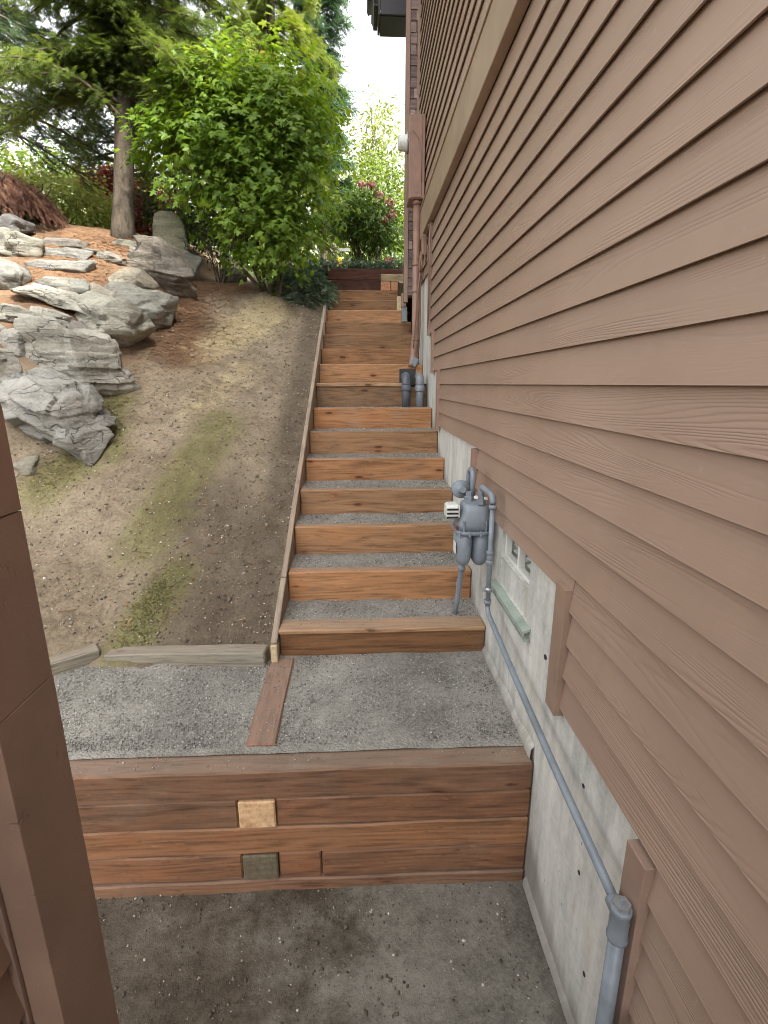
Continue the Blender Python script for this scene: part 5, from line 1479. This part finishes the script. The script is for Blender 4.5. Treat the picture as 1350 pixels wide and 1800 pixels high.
for k, (x, y, zc_, rx, rz_, mt_, lab) in enumerate([(-9.5, 17, 4.2, 1.9, 1.6, 'mid', 'rounded green tree far behind the hemlock'), (-7.0, 19, 4.4, 1.9, 1.7, 'rhodo', 'pale tree far behind the rhododendron'), (-4.2, 18, 4.2, 1.8, 1.5, 'mid', 'green tree far behind the red maple'), (-2.0, 20, 4.6, 1.9, 1.9, 'pale', 'pale tree far behind the maple bush'), (3.2, 22, 4.5, 2.4, 2.2, 'mid', 'tree far behind the house corner'), (0.6, 24, 4.2, 2.2, 2.0, 'mid', 'tree far beyond the white post')]):
    shrub('background_tree', lab, (x, y, 2.6), [(x, y, zc_ + 0.9, rx, rx * 0.8, rz_ + 0.6), (x + rx * 0.5, y, zc_ - 0.5, rx * 0.7, rx * 0.6, rz_ * 0.7), (x - rx * 0.5, y, zc_ - 0.6, rx * 0.7, rx * 0.6, rz_ * 0.7)], 330, 16, 0.28, 0.19, LM[mt_], 70 + k, 'tree', stems_=5, srad=0.06, group='trees far behind', jit=0.7)

n = 1500
px_ = -0.56 - g.uniform(0, 1, n) ** 1.1 * 2.0
py_ = 2.75 + g.uniform(0, 1, n) ** 1.2 * 4.8
chips('clods', np.stack([px_, py_, Hn(px_, py_) + 0.002], 1), sizes(n, 0.006, 0.022), M['pebbles'], bright=g.uniform(0.35, 0.75, n))
n = 260
px_, py_ = g.uniform(-1.5, 0.2, n), WALL_Y - g.uniform(0, 1, n) * 0.9
chips('clods', np.stack([px_, py_, np.full(n, LOW_Z + 0.002)], 1), sizes(n, 0.004, 0.013), M['pebbles'], bright=g.uniform(0.1, 0.5, n))
# fallen needles, moss blades and crumbs
def strips(name, px_, py_, zoff, ln, wd, mat, tilt):
    n = len(px_)
    V, F = stamp(np.array([(-0.5, -0.5, 0), (0.5, -0.5, 0), (0.5, 0.5, 0), (-0.5, 0.5, 0)], np.float32), np.array([(0, 1, 2, 3)], np.int32),
                 np.stack([px_, py_, Hn(px_, py_) + zoff], 1), rand_rots(n, tilt), np.stack([ln * g.uniform(0.5, 1.2, n), wd * g.uniform(0.7, 1.3, n), np.ones(n)], 1))
    return tag(npmesh(name, V, F, mat, rnd=np.repeat(g.uniform(0, 1, n), 4)), kind='stuff')
n = 9000
t_ = g.uniform(0, 1, n)
px_ = np.where(t_ < 0.6, g.normal(-2.1, 0.32, n), g.normal(-3.15, 0.4, n))
py_ = np.where(t_ < 0.6, g.normal(6.5, 0.75, n), g.normal(6.6, 0.7, n))
strips('needles', px_, py_, 0.006, 0.045, 0.005, M['needle_litter'], 0.3)
n = 420
strips('twigs', -0.6 - g.uniform(0, 1, n) * 1.9, 2.75 + g.uniform(0, 1, n) * 5, 0.007, 0.09, 0.006, M['needle_litter'], 0.15)
n = 3500
sg = [((-2.25, 3.95), (-2.40, 3.70), 0.16), ((-2.25, 4.70), (-2.15, 4.25), 0.15), ((-1.40, 2.75), (-1.28, 3.1), 0.10)]
k_ = g.integers(0, 3, n)
tt = g.uniform(0, 1, n)
px_ = np.array([sg[k][0][0] + (sg[k][1][0] - sg[k][0][0]) * t for k, t in zip(k_, tt)]) + g.normal(0, 1, n) * np.array([sg[k][2] for k in k_]) * 0.6
py_ = np.array([sg[k][0][1] + (sg[k][1][1] - sg[k][0][1]) * t for k, t in zip(k_, tt)]) + g.normal(0, 1, n) * np.array([sg[k][2] for k in k_]) * 0.6
strips('moss', px_, py_, 0.004, 0.011, 0.007, LM['mossb'], 0.7)
